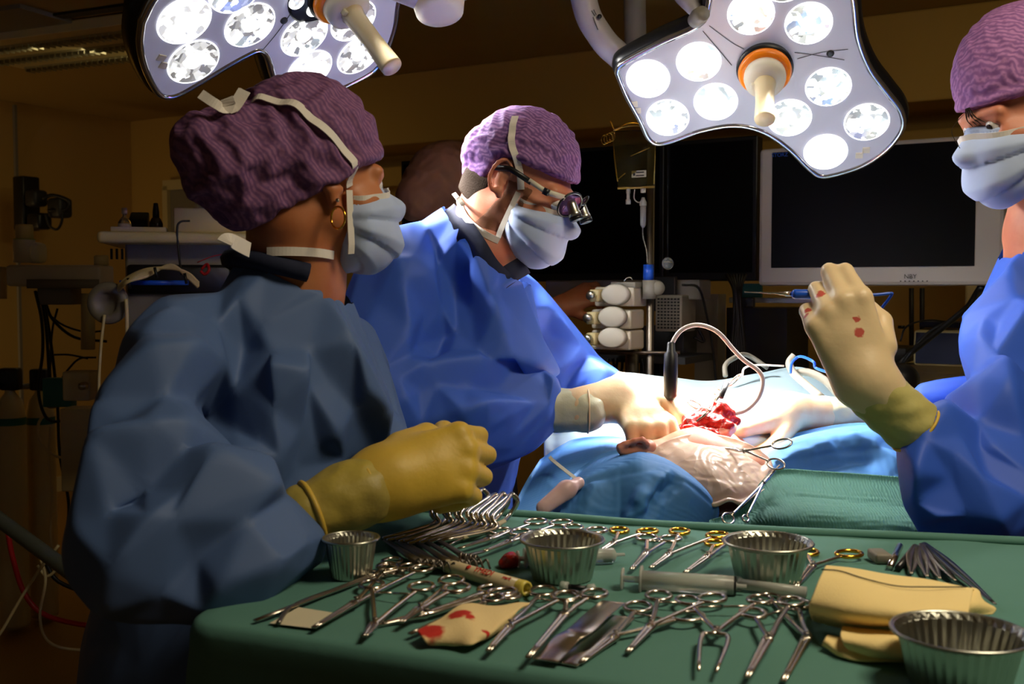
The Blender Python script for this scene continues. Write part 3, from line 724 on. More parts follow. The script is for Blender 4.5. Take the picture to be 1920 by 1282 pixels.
mb = MB(); ribbon(mb, [b0, P(436, 202, 1.40), P(425, 184, 1.39)], [(0, -1, .3)]*3, .017, .0008); mb.build('mask_tie', m_band, pA)
mb = MB(); ribbon(mb, [fA(-.115, -.045, -.094), P(430, 450, 1.38), P(420, 455, 1.37)], [(0, -1, .3)]*3, .02, .0008); mb.build('mask_tie', m_band, pA)
lob = fA(-.003, -.090, -.036)
hc = lob+np.array([.002, -.006, -.016]); e1 = nrm((.75, -.66, 0))
MB().tube([hc+.0145*(math.cos(a)*e1+math.sin(a)*np.array([0, 0, 1])) for a in np.arange(24)*math.pi/12], .0016, 8, closed=True).build('hoop_earring', m_gold, pA)
MB().lathe([(.0025, -.002), (.003, 0), (.0005, .002)], fA(-.002, -.0905, -.028), fA.vec(.2, -1, 0), 10).build('stud_earring', m_steel, pA)
# gloves
hf = frame((.93, .20, .26), (0, 0, 1)); dz = nrm((-.15, -.95, .35)); xx = nrm((.93, .15, .22)); zz = nrm(dz-np.dot(dz, xx)*xx); hfR = np.stack([xx, np.cross(zz, xx), zz], 1)
hA = Fr(P(712, 905, 1.31), hfR, 1.2)
gl = hand(hA, [(58, 70, 45), (62, 75, 45), (66, 78, 45), (70, 80, 45)], thumb=((.03, .034, -.01), (.06, .045, -.03), (.085, .03, -.045), (.10, .012, -.05)))
gl += [arm(640, 935, 1.28, 56, 720, 903, 1.31, 54, k=.03), arm(740, 900, 1.31, 52, 800, 885, 1.335, 54, k=.03)]
def cut_plane(c, n):
    n = nrm(n)
    return lambda g, v: np.maximum(v, (g-c)@n)
implicit('glove', gl, .008, .0032, m_glove_y, pA, 2)
cf = [arm(575, 965, 1.26, 60, 660, 930, 1.285, 56, k=.03), arm(660, 930, 1.285, 57, 690, 918, 1.29, 57, k=.03)]
def wr(V, Q): return V+vnormals(V, Q)*(.0010*snoise(V, 120, 5)+.0009*snoise(V, 260, 8))[:, None]
implicit('glove_cuff', cf, .02, .0035, m_glove_olive, pA, 2, fn=wr)
ax = nrm(P(660, 930, 1.285)-P(575, 965, 1.26)); c0 = P(585, 961, 1.262)
def roll(mbname, c, ax, r, t, m, parent, n=36):
    a = np.array([0, 0, 1.]); u = nrm(np.cross(ax, a)); v = np.cross(ax, u)
    return MB().tube([c+r*(math.cos(q)*u+math.sin(q)*v) for q in np.arange(n)*2*math.pi/n], t, 8, closed=True).build(mbname, m, parent)
roll('glove_rim', c0, ax, PX(60.5, 1.26), .0034, m_glove_y, pA)
roll('glove_rim', P(690, 918, 1.292), ax, PX(58.5, 1.29), .0032, m_glove_y, pA)
# left hand clasped over the right
xx = nrm((.42, -.75, .25)); zz = nrm((.75, .30, .60)); zz = nrm(zz-np.dot(zz, xx)*xx); Rl = np.stack([xx, np.cross(zz, xx), zz], 1)
hL = Fr(P(802, 868, 1.50), Rl, 1.15)
gl = hand(hL, [(38, 78, 50), (45, 82, 50), (52, 84, 50), (58, 86, 50)], mir=-1, thumb=((.02, .03, -.01), (.045, .045, -.03), (.065, .035, -.05), (.08, .02, -.05)))
gl += [arm(760, 868, 1.55, 42, 802, 868, 1.50, 42, k=.02)]
implicit('glove', gl, .007, .003, m_glove_y, pA, 2)
# ============ B: surgeon
fB = head_frame((942, 332), 1.93, -19, 27, .99, -1)
pB = empty('person', (-.1, 2.1, 0), 'person in violet cap and magnifying loupes bending over the patient', 'person', 'surgical team')
neckB = P(900, 475, 2.02)
body = head_prims(fB)+ear_prims(fB, -1)+ear_prims(fB, 1)+[rc(fB(-.035, 0, -.045), neckB, .062, .072), rc(neckB, neckB-np.array([.01, -.02, .04]), .07, .055), fB.el((.02, 0, -.09), (.05, .045, .04))]
def stub(): pass
ob = implicit('body', body, .02, .0038, m_skin, pB, 2)
eyes(fB, pB)
gB = [arm(850, 520, 2.05, 105, 840, 760, 2.08, 150), arm(775, 490, 1.97, 86, 940, 560, 2.28, 80), arm(835, 760, 2.08, 125, 850, 1100, 2.1, 118),
      arm(745, 520, 1.95, 92, 690, 720, 1.84, 95), arm(690, 735, 1.84, 95, 860, 755, 1.88, 92), arm(860, 755, 1.88, 90, 990, 768, 1.93, 66),
      arm(965, 570, 2.30, 70, 1080, 690, 2.28, 56), arm(1080, 700, 2.28, 52, 1150, 725, 2.2, 34), rc(neckB+np.array([-.03, 0, -.0]), neckB+np.array([-.02, 0, -.12]), .095, .14)]
gB.append(rc(P(850, 1100, 2.1), (-.12, 2.12, .35), PX(120, 2.1), .20))
crB = [(.018, .045, [(830, 392), (870, 440), (905, 505)]), (-.018, .045, [(815, 410), (845, 480), (870, 560)]), (.016, .045, [(765, 460), (830, 540), (850, 640)]), (-.024, .05, [(860, 500), (862, 640)]),
 (.018, .045, [(905, 500), (930, 590), (990, 700)]), (.016, .045, [(960, 560), (1010, 640), (1020, 690)]), (-.014, .04, [(930, 520), (985, 620)]), (.024, .05, [(820, 655), (870, 665), (930, 680), (1010, 692), (1045, 715)]),
 (-.022, .04, [(870, 705), (960, 722), (1040, 728)]), (.020, .05, [(850, 775), (930, 752), (1040, 728)]), (.018, .045, [(750, 470), (760, 570), (790, 680)]), (-.020, .045, [(775, 655), (850, 640)]), (.014, .04, [(1020, 545), (1060, 610), (1090, 650)]),
 (.016, .04, [(1090, 650), (1145, 690)]), (-.014, .035, [(1030, 610), (1085, 645)]), (.014, .04, [(850, 660), (780, 700), (760, 760)]), (-.014, .04, [(820, 690), (770, 730)])]
gownB = gown_mesh(gB, .035, .0095, pB, m_gown, [(neckB+np.array([.045, -.01, .055]), .115)], [(P(1035, 770, 1.94), .06), (P(1170, 730, 2.18), .05)], coll_f=.84, grow=.055, steps=36, seed=9, zmin=.42, creases=crB, amp=.005, freq=12, bend=.30, final=0)
implicit('legs', legs((-.12, 2.15), .6), .03, .012, m_scrub, pB)
capB = [fB.el((-.014, 0, .046), (.107, .087, .098)), fB.rc((-.088, -.0, .025), (-.075, 0, .0), .048, .045)]
cap_mesh(fB, capB, [(-.3, -.08), (-.10, -.062), (-.052, -.035), (-.032, .030), (0, .036), (.1, .040)], 'cap', m_cap, pB, grow=.10, seed=2, vox=.007, steps=26, amp=.005, freq=50)
def hx(g, v):
    q = fB.inv(g); x, y, z = q[..., 0], q[..., 1], q[..., 2]
    return np.maximum(v, np.maximum(np.maximum(z+.015, -.072-z-.25*(x+.05)), x+.032)*fB.s)
implicit('hair', [fB.el((-.013, 0, .034), (.099, .0795, .097)), fB.rc((-.05, 0, -.02), (-.045, 0, -.08), .062, .060)], .02, .0035, m_hair, pB, 1, hx)
m_stub = mat('stubble', (120, 82, 56), .8, bump=[(700, .8, .001, 'noise')], alpha=.55, vary=(500, (70, 46, 30)))
def bx_(g, v):
    q = fB.inv(g); x, y, z = q[..., 0], q[..., 1], q[..., 2]
    return np.maximum(v-.0009, np.maximum(np.maximum(z-.004, x-.048), np.maximum(-.125-z, -.002-x-.35*np.maximum(-z-.03, 0)))*fB.s)
implicit('beard', head_prims(fB)+[rc(fB(-.035, 0, -.045), neckB, .062, .072), fB.el((.02, 0, -.09), (.05, .045, .04))], .02, .0034, m_stub, pB, 1, bx_)
mask_mesh(fB, pB, seed=5)
face_ribbon(fB, [(.030, -.072, -.006), (.012, -.080, .028), (-.015, -.094, .060), (-.035, -.094, .095), (-.05, -.075, .125)], .0125, pB)
face_ribbon(fB, [(.032, -.064, -.108), (-.01, -.066, -.105), (-.05, -.068, -.095), (-.095, -.05, -.070)], .012, pB, cen=(-.03, 0, -.1))
mb = MB(); ribbon(mb, [fB(-.095, -.05, -.07), P(868, 384, 1.95), P(858, 370, 1.95)], [(0, -1, .3)]*3, .008, .0008); mb.build('mask_tie', m_band, pB)
implicit('scrub_shirt', [rc(neckB+np.array([-.03, .0, -.015]), neckB+np.array([.0, 0, -.12]), .066, .074)], .03, .006, m_scrub, pB, 2)
# scrub collar (V neck)
mb = MB()
ribbon(mb, [P(836, 396, 2.03), P(862, 420, 1.965), P(890, 460, 1.935), P(915, 500, 1.93), P(945, 532, 1.945)], [(-.3, -1, .5), (-.2, -1, .4), (-.2, -1, .1), (-.1, -1, .1), (0, -1, .1)], .042, .002)
ribbon(mb, [P(935, 528, 1.94), P(958, 512, 1.955), P(985, 496, 1.985)], [(.1, -1, .2), (.3, -1, .2), (.5, -1, .2)], .036, .002)
mb.flat = False
mb.build('scrub_collar', m_scrub, pB)
# loupes
gs = fB.s
root = MB(); eyes_c = {}
for s in (-1, 1):
    c = fB(.114, s*.034, .008); nn_ = nrm(fB.vec(1, s*.42, -.25)); u = nrm(np.cross(nn_, fB.vec(0, 0, 1))); v = np.cross(nn_, u); eyes_c[s] = (c, nn_, u, v)
    root.tube([c+(.0275*math.cos(a)*u+.025*math.sin(a)*v)*gs for a in np.arange(28)*math.pi/14], .0022, 8, closed=True)
root.tube(spline([fB(.122, -.012, .014), fB(.128, 0, .018), fB(.122, .012, .014)], 4), .0026, 8)
gl0 = root.build('loupe_frame', m_black, pB)
for s in (-1, 1):
    c, nn_, u, v = eyes_c[s]
    MB().lathe([(.0001, -.0008), (.0262*gs, -.0008), (.0262*gs, .0008), (.0001, .0008)], c, nn_, 28, cap=False).build('lens', m_lens, gl0)
    d = nrm(fB.vec(.72, 0, -.70)); b0 = c-v*.004
    MB().lathe([(.0085, -.004), (.0095, .004), (.0105, .018), (.0115, .020), (.0120, .028)], b0, d, 24).build('telescope', m_foil, gl0)
    MB().lathe([(.0122, .026), (.0125, .033), (.0100, .034), (.0002, .032)], b0, d, 24).build('telescope_eyepiece', m_black, gl0)
    MB().tube([fB(.106, s*.056, .016), fB(.075, s*.080, .012)], .0042, 6, up=fB.vec(0, 0, 1), flat=1.4).build('temple_arm', m_white, gl0)
    MB().tube([fB(.045, s*.082, .015), fB(-.0, s*.085, .020), fB(-.03, s*.084, .010)], .0042, 6, up=fB.vec(0, 0, 1), flat=1.4).build('temple_tip', m_black, gl0)
    MB().tube([fB(.077, s*.080, .012), fB(.04, s*.083, .0165)], .0040, 6, up=fB.vec(0, 0, 1), flat=1.3).build('temple_arm', m_white, gl0)
    MB().box(fB(.078, s*.082, .012), (.010, .008, .012), fB.R).build('temple_clip', m_black, gl0)
# right glove
xx = nrm((.45, -.75, -.42)); yy = np.array([.85, .45, .15]); yy = nrm(yy-np.dot(yy, xx)*xx); hR = np.stack([xx, yy, np.cross(xx, yy)], 1)
hB = Fr(P(1160, 742, 1.985), hR, 1.2)
gl = hand(hB, [(30, 52, 30), (40, 50, 30), (48, 48, 30), (56, 46, 30)], spread=(.12, .02, -.06, -.16), thumb=((.02, .034, -.0), (.050, .058, .004), (.082, .064, -.006), (.104, .056, -.022)))
gl += [arm(1080, 768, 1.935, 41, 1162, 746, 1.975, 39, k=.02)]
implicit('glove', gl, .008, .0032, m_glove, pB, 2)
implicit('glove_cuff', [arm(1030, 768, 1.935, 42, 1098, 770, 1.935, 41, k=.02)], .02, .0035, m_glove_cuff2, pB, 2, fn=wr)
roll('glove_rim', P(1102, 770, 1.935), (1, 0, 0), PX(41.5, 1.935), .0018, m_glove, pB)
# left glove, behind
xx = nrm((.72, -.45, -.30)); zz = nrm((.1, -.4, .9)); zz = nrm(zz-np.dot(zz, xx)*xx); hR = np.stack([xx, np.cross(zz, xx), zz], 1)
hB2 = Fr(P(1195, 738, 2.14), hR, 1.15)
gl = hand(hB2, [(20, 40, 20), (25, 40, 20), (30, 40, 20), (35, 40, 20)], mir=-1)
gl += [arm(1150, 728, 2.2, 34, 1200, 738, 2.14, 32, k=.02)]
implicit('glove', gl, .007, .0034, m_glove, pB, 2)
# ============ C: person at the right edge
fC = Fr((0, 0, 0), np.eye(3), 1.15)
a, p = math.radians(188), math.radians(20)
RC = frame((math.cos(a)*math.cos(p), math.sin(a)*math.cos(p), -math.sin(p)))
fC = Fr(P(1851, 238, 1.78)-RC@(np.array((.096, .031, -.001))*1.07), RC, 1.07)
pC = empty('person', (1.0, 1.85, 0), 'person at the right edge in pink-violet cap, raising a gloved hand with a blue probe', 'person', 'surgical team')
neckC = P(1975, 440, 1.88)
body = head_prims(fC)+ear_prims(fC, -1)+ear_prims(fC, 1)+[rc(fC(-.035, 0, -.045), neckC, .064, .074), rc(neckC, neckC-np.array([-.03, 0, .10]), .08, .12)]
implicit('body', body, .02, .0036, m_skin, pC, 2)
eyes(fC, pC, look=(1, .25, -.2))
for i in range(4):
    o_ = i*.003; MB().tube(spline([fC(.104, .004+o_, .036), fC(.110-.002*i, .008+o_*1.5, .020), fC(.108-.004*i, .014+o_*1.8, .006)], 5), [.0012]*8+[.0008, .0006, .0004], 5).build('hair_strand', m_hair, pC)
MB().tube(spline([fC(.104, .010, .034), P(1786, 240, 1.76), P(1790, 262, 1.76), P(1800, 278, 1.76)], 6), .0005, 4).build('hair_strand', m_hair, pC)
gC = [arm(1985, 600, 1.92, 150, 2000, 1000, 1.92, 190), arm(1925, 610, 1.84, 96, 2050, 600, 2.0, 90), arm(2000, 1000, 1.92, 190, 2000, 1300, 1.92, 190),
      arm(1905, 620, 1.80, 78, 1880, 760, 1.66, 62), arm(1885, 740, 1.68, 66, 1850, 900, 1.52, 100), arm(1850, 890, 1.52, 105, 1735, 828, 1.50, 56), arm(1800, 920, 1.52, 92, 1760, 900, 1.50, 74),
      arm(1960, 650, 2.05, 80, 1880, 740, 2.12, 56), arm(1880, 745, 2.12, 54, 1745, 752, 2.12, 42), rc(neckC+np.array([.03, 0, -.0]), neckC+np.array([.02, 0, -.12]), .09, .14)]
gC.append(rc(P(2000, 1300, 1.92), (1.0, 1.92, .35), PX(190, 1.92), .20))
crC = [(.02, .045, [(1915, 495), (1870, 540), (1815, 600), (1815, 700)]), (.024, .05, [(1835, 600), (1870, 700), (1900, 770)]), (-.024, .05, [(1855, 560), (1885, 700)]), (.026, .05, [(1758, 778), (1830, 748), (1900, 775)]), (-.02, .04, [(1790, 792), (1840, 790)]),
 (.02, .04, [(1725, 835), (1750, 900), (1765, 960)]), (.018, .04, [(1740, 870), (1715, 920), (1740, 950)]), (-.02, .035, [(1770, 835), (1775, 950)]), (.022, .045, [(1912, 560), (1882, 640), (1888, 740)]), (.02, .05, [(1800, 850), (1850, 930), (1860, 1000)]), (-.02, .05, [(1880, 830), (1850, 900)])]
gownC = gown_mesh(gC, .035, .0095, pC, m_gown3, [(neckC+np.array([-.03, -.01, .06]), .105)], [(P(1715, 806, 1.50), .07), (P(1690, 775, 2.12), .045)], coll_f=.82, grow=.06, steps=36, seed=12, zmin=.42, creases=crC, amp=.005, freq=12, bend=.30, final=0)
implicit('legs', legs((1.0, 1.95), .6), .03, .012, m_scrub, pC)
capC = [fC.el((-.014, 0, .056), (.115, .092, .115))]
cap_mesh(fC, capC, [(-.3, -.05), (-.10, -.03), (-.03, .012), (0, .022), (.12, .030)], 'cap', m_cap3, pC, grow=.06, seed=2, vox=.007, steps=24, amp=.004, freq=50)
mask_mesh(fC, pC, seed=8)
face_ribbon(fC, [(.030, .074, -.006), (.005, .088, .030), (-.03, .10, .065)], .0125, pC)
xx = nrm((-.36, .05, .93)); zz = nrm((-.1, -1, -.02)); zz = nrm(zz-np.dot(zz, xx)*xx); hR = np.stack([xx, np.cross(zz, xx), zz], 1)
hC = Fr(P(1622, 716, 1.49), hR, 1.22)
gl = hand(hC, [(42, 85, 50), (44, 86, 50), (54, 84, 50), (60, 80, 50)], mir=-1, spread=(-.02, .10, .14, .16), thumb=((.03, .034, -.01), (.055, .046, -.03), (.082, .036, -.045), (.110, .020, -.048)))
gl += [arm(1655, 746, 1.495, 52, 1620, 708, 1.49, 48, k=.02)]
m_glc = mat('stained_glove', (226, 200, 158), .42, bump=[(45, .3, .003, 'noise')], sub=.15)
def stains(nt, spots, base=(236, 208, 150), amt=.012, col=(196, 44, 30)):
    N_ = nt.nodes; L_ = nt.links; b = N_['Principled BSDF']; tc = N_.new('ShaderNodeTexCoord'); cur = None; nz = N_.new('ShaderNodeTexNoise'); nz.inputs['Scale'].default_value = 90
    L_.new(tc.outputs['Object'], nz.inputs['Vector']); sc_ = N_.new('ShaderNodeVectorMath'); sc_.operation = 'SCALE'; sc_.inputs['Scale'].default_value = amt
    sb = N_.new('ShaderNodeVectorMath'); sb.operation = 'SUBTRACT'; sb.inputs[1].default_value = (.5, .5, .5); L_.new(nz.outputs['Color'], sb.inputs[0]); L_.new(sb.outputs[0], sc_.inputs[0])
    ad = N_.new('ShaderNodeVectorMath'); L_.new(tc.outputs['Object'], ad.inputs[0]); L_.new(sc_.outputs[0], ad.inputs[1]); prev = lin(base)+(1,)
    for c, r in spots:
        ds = N_.new('ShaderNodeVectorMath'); ds.operation = 'DISTANCE'; ds.inputs[1].default_value = tuple(c); L_.new(ad.outputs[0], ds.inputs[0])
        mr = N_.new('ShaderNodeMapRange'); mr.inputs['From Min'].default_value = r; mr.inputs['From Max'].default_value = r*.75; L_.new(ds.outputs['Value'], mr.inputs['Value'])
        mx = N_.new('ShaderNodeMix'); mx.data_type = 'RGBA'; mx.inputs['B'].default_value = lin(col)+(1,)
        if cur is None: mx.inputs['A'].default_value = prev
        else: L_.new(cur, mx.inputs['A'])
        L_.new(mr.outputs[0], mx.inputs['Factor']); cur = mx.outputs['Result']
    L_.new(cur, b.inputs['Base Color'])
LC = np.array([1.0, 1.85, 0]); og = implicit('glove', gl, .008, .0032, m_glc, pC, 2)
def surf(o, x, y, L):
    V = np.array([v.co for v in o.data.vertices])+L; v = V-np.array([0, 0, CAMZ]); dep = v[:, 1]*cP-v[:, 2]*sP; d = np.hypot(960+F*v[:, 0]/dep-x, 641-F*(v[:, 1]*sP+v[:, 2]*cP)/dep-y)
    c = np.where(d < 6)[0]; c = c if len(c) else [d.argmin()]; return V[c[dep[c].argmin()]]-L
stains(m_glc.node_tree, [(surf(og, 1532, 548, LC), .008), (surf(og, 1514, 575, LC), .006), (surf(og, 1508, 588, LC), .005), (surf(og, 1612, 618, LC), .008), (surf(og, 1604, 592, LC), .005)], (226, 200, 158), .012, (190, 84, 70))
implicit('glove_cuff', [arm(1712, 800, 1.50, 54, 1628, 722, 1.492, 53, k=.02)], .02, .0035, m_glove_cuff, pC, 2, fn=wr, extra=cut_plane(P(1716, 803, 1.50), P(1716, 803, 1.50)-P(1628, 722, 1.492)))
roll('glove_rim', P(1716, 803, 1.50), nrm(P(1716, 803, 1.50)-P(1628, 722, 1.492)), PX(54, 1.5), .0022, m_glove_y, pC)
xx = nrm((-.93, -.12, -.18)); zz = nrm((-.15, -.25, .95)); zz = nrm(zz-np.dot(zz, xx)*xx); hR = np.stack([xx, np.cross(zz, xx), zz], 1)
hC2 = Fr(P(1478, 772, 2.08), hR, 1.2)
gl = hand(hC2, [(12, 30, 15), (25, 55, 30), (30, 60, 30), (34, 62, 30)], spread=(-.02, -.05, -.1, -.16), thumb=((.015, .030, -.012), (.045, .052, -.026), (.072, .052, -.036), (.098, .040, -.040)))
gl += [arm(1540, 778, 2.1, 36, 1478, 772, 2.08, 36, k=.02)]
implicit('glove', gl, .008, .0034, m_glove, pC, 2)
implicit('glove_cuff', [arm(1690, 785, 2.12, 32, 1530, 778, 2.1, 36, k=.02)], .02, .0038, m_glove_cuff2, pC, 2, fn=wr)
# ============ D: person behind the surgeon
pD = empty('person', (-.2, 3.3, 0), 'person in brown cap mostly hidden behind the surgeon, reaching to the pump stack', 'person')
cD = P(850, 372, 3.3)
fD = Fr(cD, frame((.75, .6, -.25)), 1.15)
cap_mesh(fD, [fD.el((-.014, 0, .046), (.125, .105, .105)), fD.rc((-.088, -.0, .0), (-.105, 0, -.03), .068, .06)], [(-.3, -.2), (-.10, -.10), (.0, .0), (.1, .040)], 'cap', m_brown, pD, grow=.08, seed=7, vox=.011, steps=16, amp=.006, freq=30)
hw = P(1052, 575, 3.28)
xx = nrm((.90, .15, .42)); zz = nrm((-.3, -.8, .5)); zz = nrm(zz-np.dot(zz, xx)*xx); hR = np.stack([xx, np.cross(zz, xx), zz], 1)
fh = Fr(hw, hR, 1.05)
bodyD = head_prims(fD)+[rc(fD(-.035, 0, -.05), cD-np.array([.03, 0, .25]), .062, .075), rc(cD-np.array([.15, 0, .32]), cD-np.array([-.12, 0, .34]), .09), rc(cD-np.array([.02, 0, .4]), cD-np.array([.02, 0, .8]), .15, .16),
      rc(cD-np.array([-.14, 0, .36]), hw-np.array([.15, 0, .12]), .055, .045), rc(hw-np.array([.15, 0, .12]), hw, .045, .030)]+hand(fh, [(30, 40, 25), (35, 45, 25), (40, 45, 25), (45, 45, 25)], thumb=((.02, .032, -.004), (.045, .062, -.01), (.070, .066, -.02), (.095, .060, -.03)) if 0 else ((.02, -.02, -.01), (.045, -.05, -.02), (.07, -.058, -.03), (.09, -.056, -.035)))
implicit('body', bodyD, .015, .006, m_skin_tan, pD, 1)
V_ = [rc(cD-np.array([.15, 0, .32]), cD-np.array([-.12, 0, .34]), .115), rc(cD-np.array([.02, 0, .4]), (cD[0], 3.3, .75), .18, .2), rc(cD-np.array([-.14, 0, .36]), hw-np.array([.17, 0, .14]), .075, .06)]
implicit('scrub_suit', V_, .03, .012, m_scrub, pD, 2)
implicit('legs', legs((cD[0], 3.3), .75), .03, .014, m_scrub, pD)
# ------------------------------------------------------------------ patient, drapes, operating table
def loft(rows, nu, nv):
    G = [spline([P(*q) for q in r], 12) if not isinstance(r, np.ndarray) else r for r in rows]
    def rs(A, n):
        d = np.r_[0, np.cumsum(np.linalg.norm(np.diff(A, axis=0), axis=1))]; t = np.linspace(0, d[-1], n)
        return np.stack([np.interp(t, d, A[:, i]) for i in range(3)], 1)
    G = np.array([rs(g, nu) for g in G]); out = np.array([rs(spline(G[:, i], 12), nv) for i in range(nu)])   # nu x nv
    V = out.reshape(-1, 3); i, j = np.meshgrid(np.arange(nu-1), np.arange(nv-1), indexing='ij'); a = (i*nv+j).ravel()
    return V, np.stack([a, a+1, a+nv+1, a+nv], 1), nu, nv
def drape(name, rows, m, label, cat='drape', nu=90, nv=60, grow=.03, steps=14, seed=1, amp=.004, freq=30, g=(0, 0, -.6), coll=(), solid=.0012, pinrows=None, parent=None, bend=.5, lines=()):
    V, Q, nu, nv = loft(rows, nu, nv); ii = np.arange(len(V)); r = ii//nv; c = ii % nv
    pin = (c == 0) | (c == nv-1) | (r == 0) | (r == nu-1)
    V = cloth(V, Q, list(coll), pin, grow=grow, steps=steps, iters=8, g=g, seed=seed, amp=amp, freq=freq, bend=bend)
    V = lap(V, nbrs(len(V), Q), 1, .4, pin); V = crease(V, Q, lines) if lines else V
    o = obj(name, V, Q, m, parent, sub=1, solid=solid)
    if parent is None: tag(o, label, cat)
    return o
# operating table under everything
ot = empty('operating_table', (.45, 2.3, 0), 'operating table under the blue and green drapes', 'operating table')
rr = frame((.30, .95, 0)); TF = Fr((.42, 2.30, 0), rr)
MB().box(TF(0, 0, .93), (1.5, .42, .08), rr).build('mattress', m_dark, ot, bevel=.02)
MB().box(TF(.1, 0, .45), (.35, .3, .88), rr).build('column', m_steel_d, ot, bevel=.02)
MB().box(TF(.1, 0, .05), (.7, .4, .1), rr).build('base', m_steel_d, ot, bevel=.02)
# patient
pE = empty('person', (.33, 1.9, .97), 'person lying on the operating table as the patient, only ear and jaw uncovered', 'person')
pc = P(1288, 895, 1.88)
ptp = [rc(P(1240, 885, 1.86), P(1300, 885, 1.88), PX(62, 1.86), PX(80, 1.88)), rc(P(1300, 885, 1.88), P(1390, 900, 1.86), PX(79, 1.88), PX(62, 1.88)), rc(P(1300, 880, 1.9), P(1380, 850, 2.15), PX(62, 1.9), PX(60, 2.15)),
       rc(P(1380, 850, 2.2), P(1470, 800, 2.75), PX(75, 2.2), PX(80, 2.8), sq=((0, 0, 1), 1.0)), el(P(1195, 850, 1.85), (.03, .03, .015)) ,
       rc(P(1150, 900, 1.9), P(1240, 890, 1.88), .045, .05)]
er = [(1163, 846), (1160, 838), (1172, 832), (1190, 826), (1205, 824), (1214, 832)]
for a_, b_ in zip(er[:-1], er[1:]): ptp.append(rc(P(*a_, 1.80), P(*b_, 1.80), .0055, k=.004))
ptp += [rc(P(1168, 846, 1.81), P(1215, 840, 1.82), .009, .016, k=.006), rc(P(1185, 836, 1.805), P(1205, 833, 1.81), .0035, k=.003)]
implicit('body', ptp, .02, .0042, m_skin, pE, 2)
wd = [rc(P(1290, 802, 1.93), P(1345, 800, 1.95), .020, .026), rc(P(1300, 788, 1.96), P(1350, 780, 1.96), .020, .024), rc(P(1350, 805, 1.93), P(1372, 792, 1.96), .02, .014)]
def wf(V, Q): return V+vnormals(V, Q)*(.0035*snoise(V, 190, 5)+.0022*snoise(V, 420, 8))[:, None]
w_ = implicit('wound', wd, .012, .0026, m_flesh, pE, 1, fn=wf)
implicit('blood_pool', [rc(P(1285, 806, 1.915), P(1340, 812, 1.912), .010, .012)], .01, .0024, m_blood, pE, 1, fn=wf)
implicit('tissue_flap', [rc(P(1300, 820, 1.915), P(1352, 814, 1.92), .010, .014), rc(P(1352, 814, 1.92), P(1376, 796, 1.94), .012, .008)], .01, .0028, mat('pale_tissue', (214, 140, 120), .3, sub=.1, bump=[(80, .4, .003, 'noise')]), pE, 1, fn=wf)
drape('surgical_drape', [[(1020, 770, 2.62), (1130, 702, 2.6), (1245, 706, 2.55), (1330, 714, 2.6), (1420, 700, 2.65), (1500, 688, 2.7), (1560, 716, 2.6), (1650, 770, 2.5), (1760, 800, 2.5)],
    [(1020, 790, 2.38), (1130, 735, 2.35), (1245, 742, 2.3), (1330, 752, 2.28), (1420, 742, 2.35), (1500, 738, 2.4), (1580, 758, 2.38), (1660, 795, 2.35), (1760, 820, 2.35)],
    [(1020, 815, 2.16), (1130, 795, 2.12), (1245, 798, 2.06), (1310, 800, 2.06), (1400, 800, 2.06), (1480, 808, 2.1), (1580, 815, 2.15), (1670, 830, 2.2), (1760, 850, 2.2)],
    [(1020, 880, 2.10), (1130, 870, 2.06), (1245, 860, 2.02), (1310, 860, 2.02), (1400, 860, 2.02), (1480, 870, 2.06), (1580, 880, 2.1), (1670, 890, 2.12), (1760, 900, 2.12)]], m_drape_l,
    'pale blue drape over the patient\'s chest, glaring white under the lamps', grow=.03, nu=110, nv=70, seed=3)
drape('surgical_drape', [[(1012, 862, 1.98), (1050, 836, 2.0), (1085, 821, 2.02), (1150, 817, 2.0), (1215, 828, 1.98)], [(985, 905, 1.86), (1040, 875, 1.87), (1085, 862, 1.88), (1140, 850, 1.88), (1215, 850, 1.88)],
    [(958, 960, 1.72), (1010, 940, 1.74), (1060, 925, 1.76), (1120, 905, 1.78), (1200, 880, 1.8)], [(940, 1010, 1.64), (1000, 1000, 1.66), (1060, 985, 1.68), (1120, 965, 1.7), (1200, 940, 1.7)]], m_drape,
    'bright blue drape left of the patient\'s ear, crossed by a thin white tape', grow=.03, nu=70, nv=70, seed=5)
drape('surgical_drape', [[(1085, 880, 1.85), (1130, 850, 1.86), (1200, 838, 1.86), (1260, 850, 1.85), (1310, 885, 1.83), (1335, 925, 1.80)], [(1062, 905, 1.72), (1120, 872, 1.735), (1165, 855, 1.74), (1200, 847, 1.74), (1240, 858, 1.74), (1285, 880, 1.735), (1325, 912, 1.73), (1345, 945, 1.73)],
    [(1056, 935, 1.70), (1110, 905, 1.705), (1160, 888, 1.70), (1205, 880, 1.69), (1245, 886, 1.70), (1285, 900, 1.705), (1325, 930, 1.71), (1348, 960, 1.71)],
    [(1048, 970, 1.68), (1100, 955, 1.68), (1160, 945, 1.68), (1205, 940, 1.66), (1250, 942, 1.68), (1290, 950, 1.69), (1325, 965, 1.70), (1345, 985, 1.70)],
    [(1040, 1030, 1.66), (1100, 1030, 1.67), (1160, 1030, 1.67), (1205, 1030, 1.65), (1250, 1030, 1.67), (1290, 1030, 1.68), (1325, 1035, 1.69), (1345, 1040, 1.69)]], m_drape,
    'slate blue drape in front of the patient\'s head, folded down the middle', grow=.035, nu=80, nv=80, seed=8, amp=.006, freq=22, lines=[(.012, .022, [(1262, 872), (1235, 905), (1200, 940), (1165, 985)]), (-.010, .02, [(1275, 885), (1245, 920), (1205, 975)]), (.008, .03, [(1110, 890), (1100, 930), (1090, 970)])])
m_film = mat('clear_film', (240, 206, 186), .28, trans=.25, bump=[(26, .5, .006, 'voronoi')], sub=.1, ior=1.2)
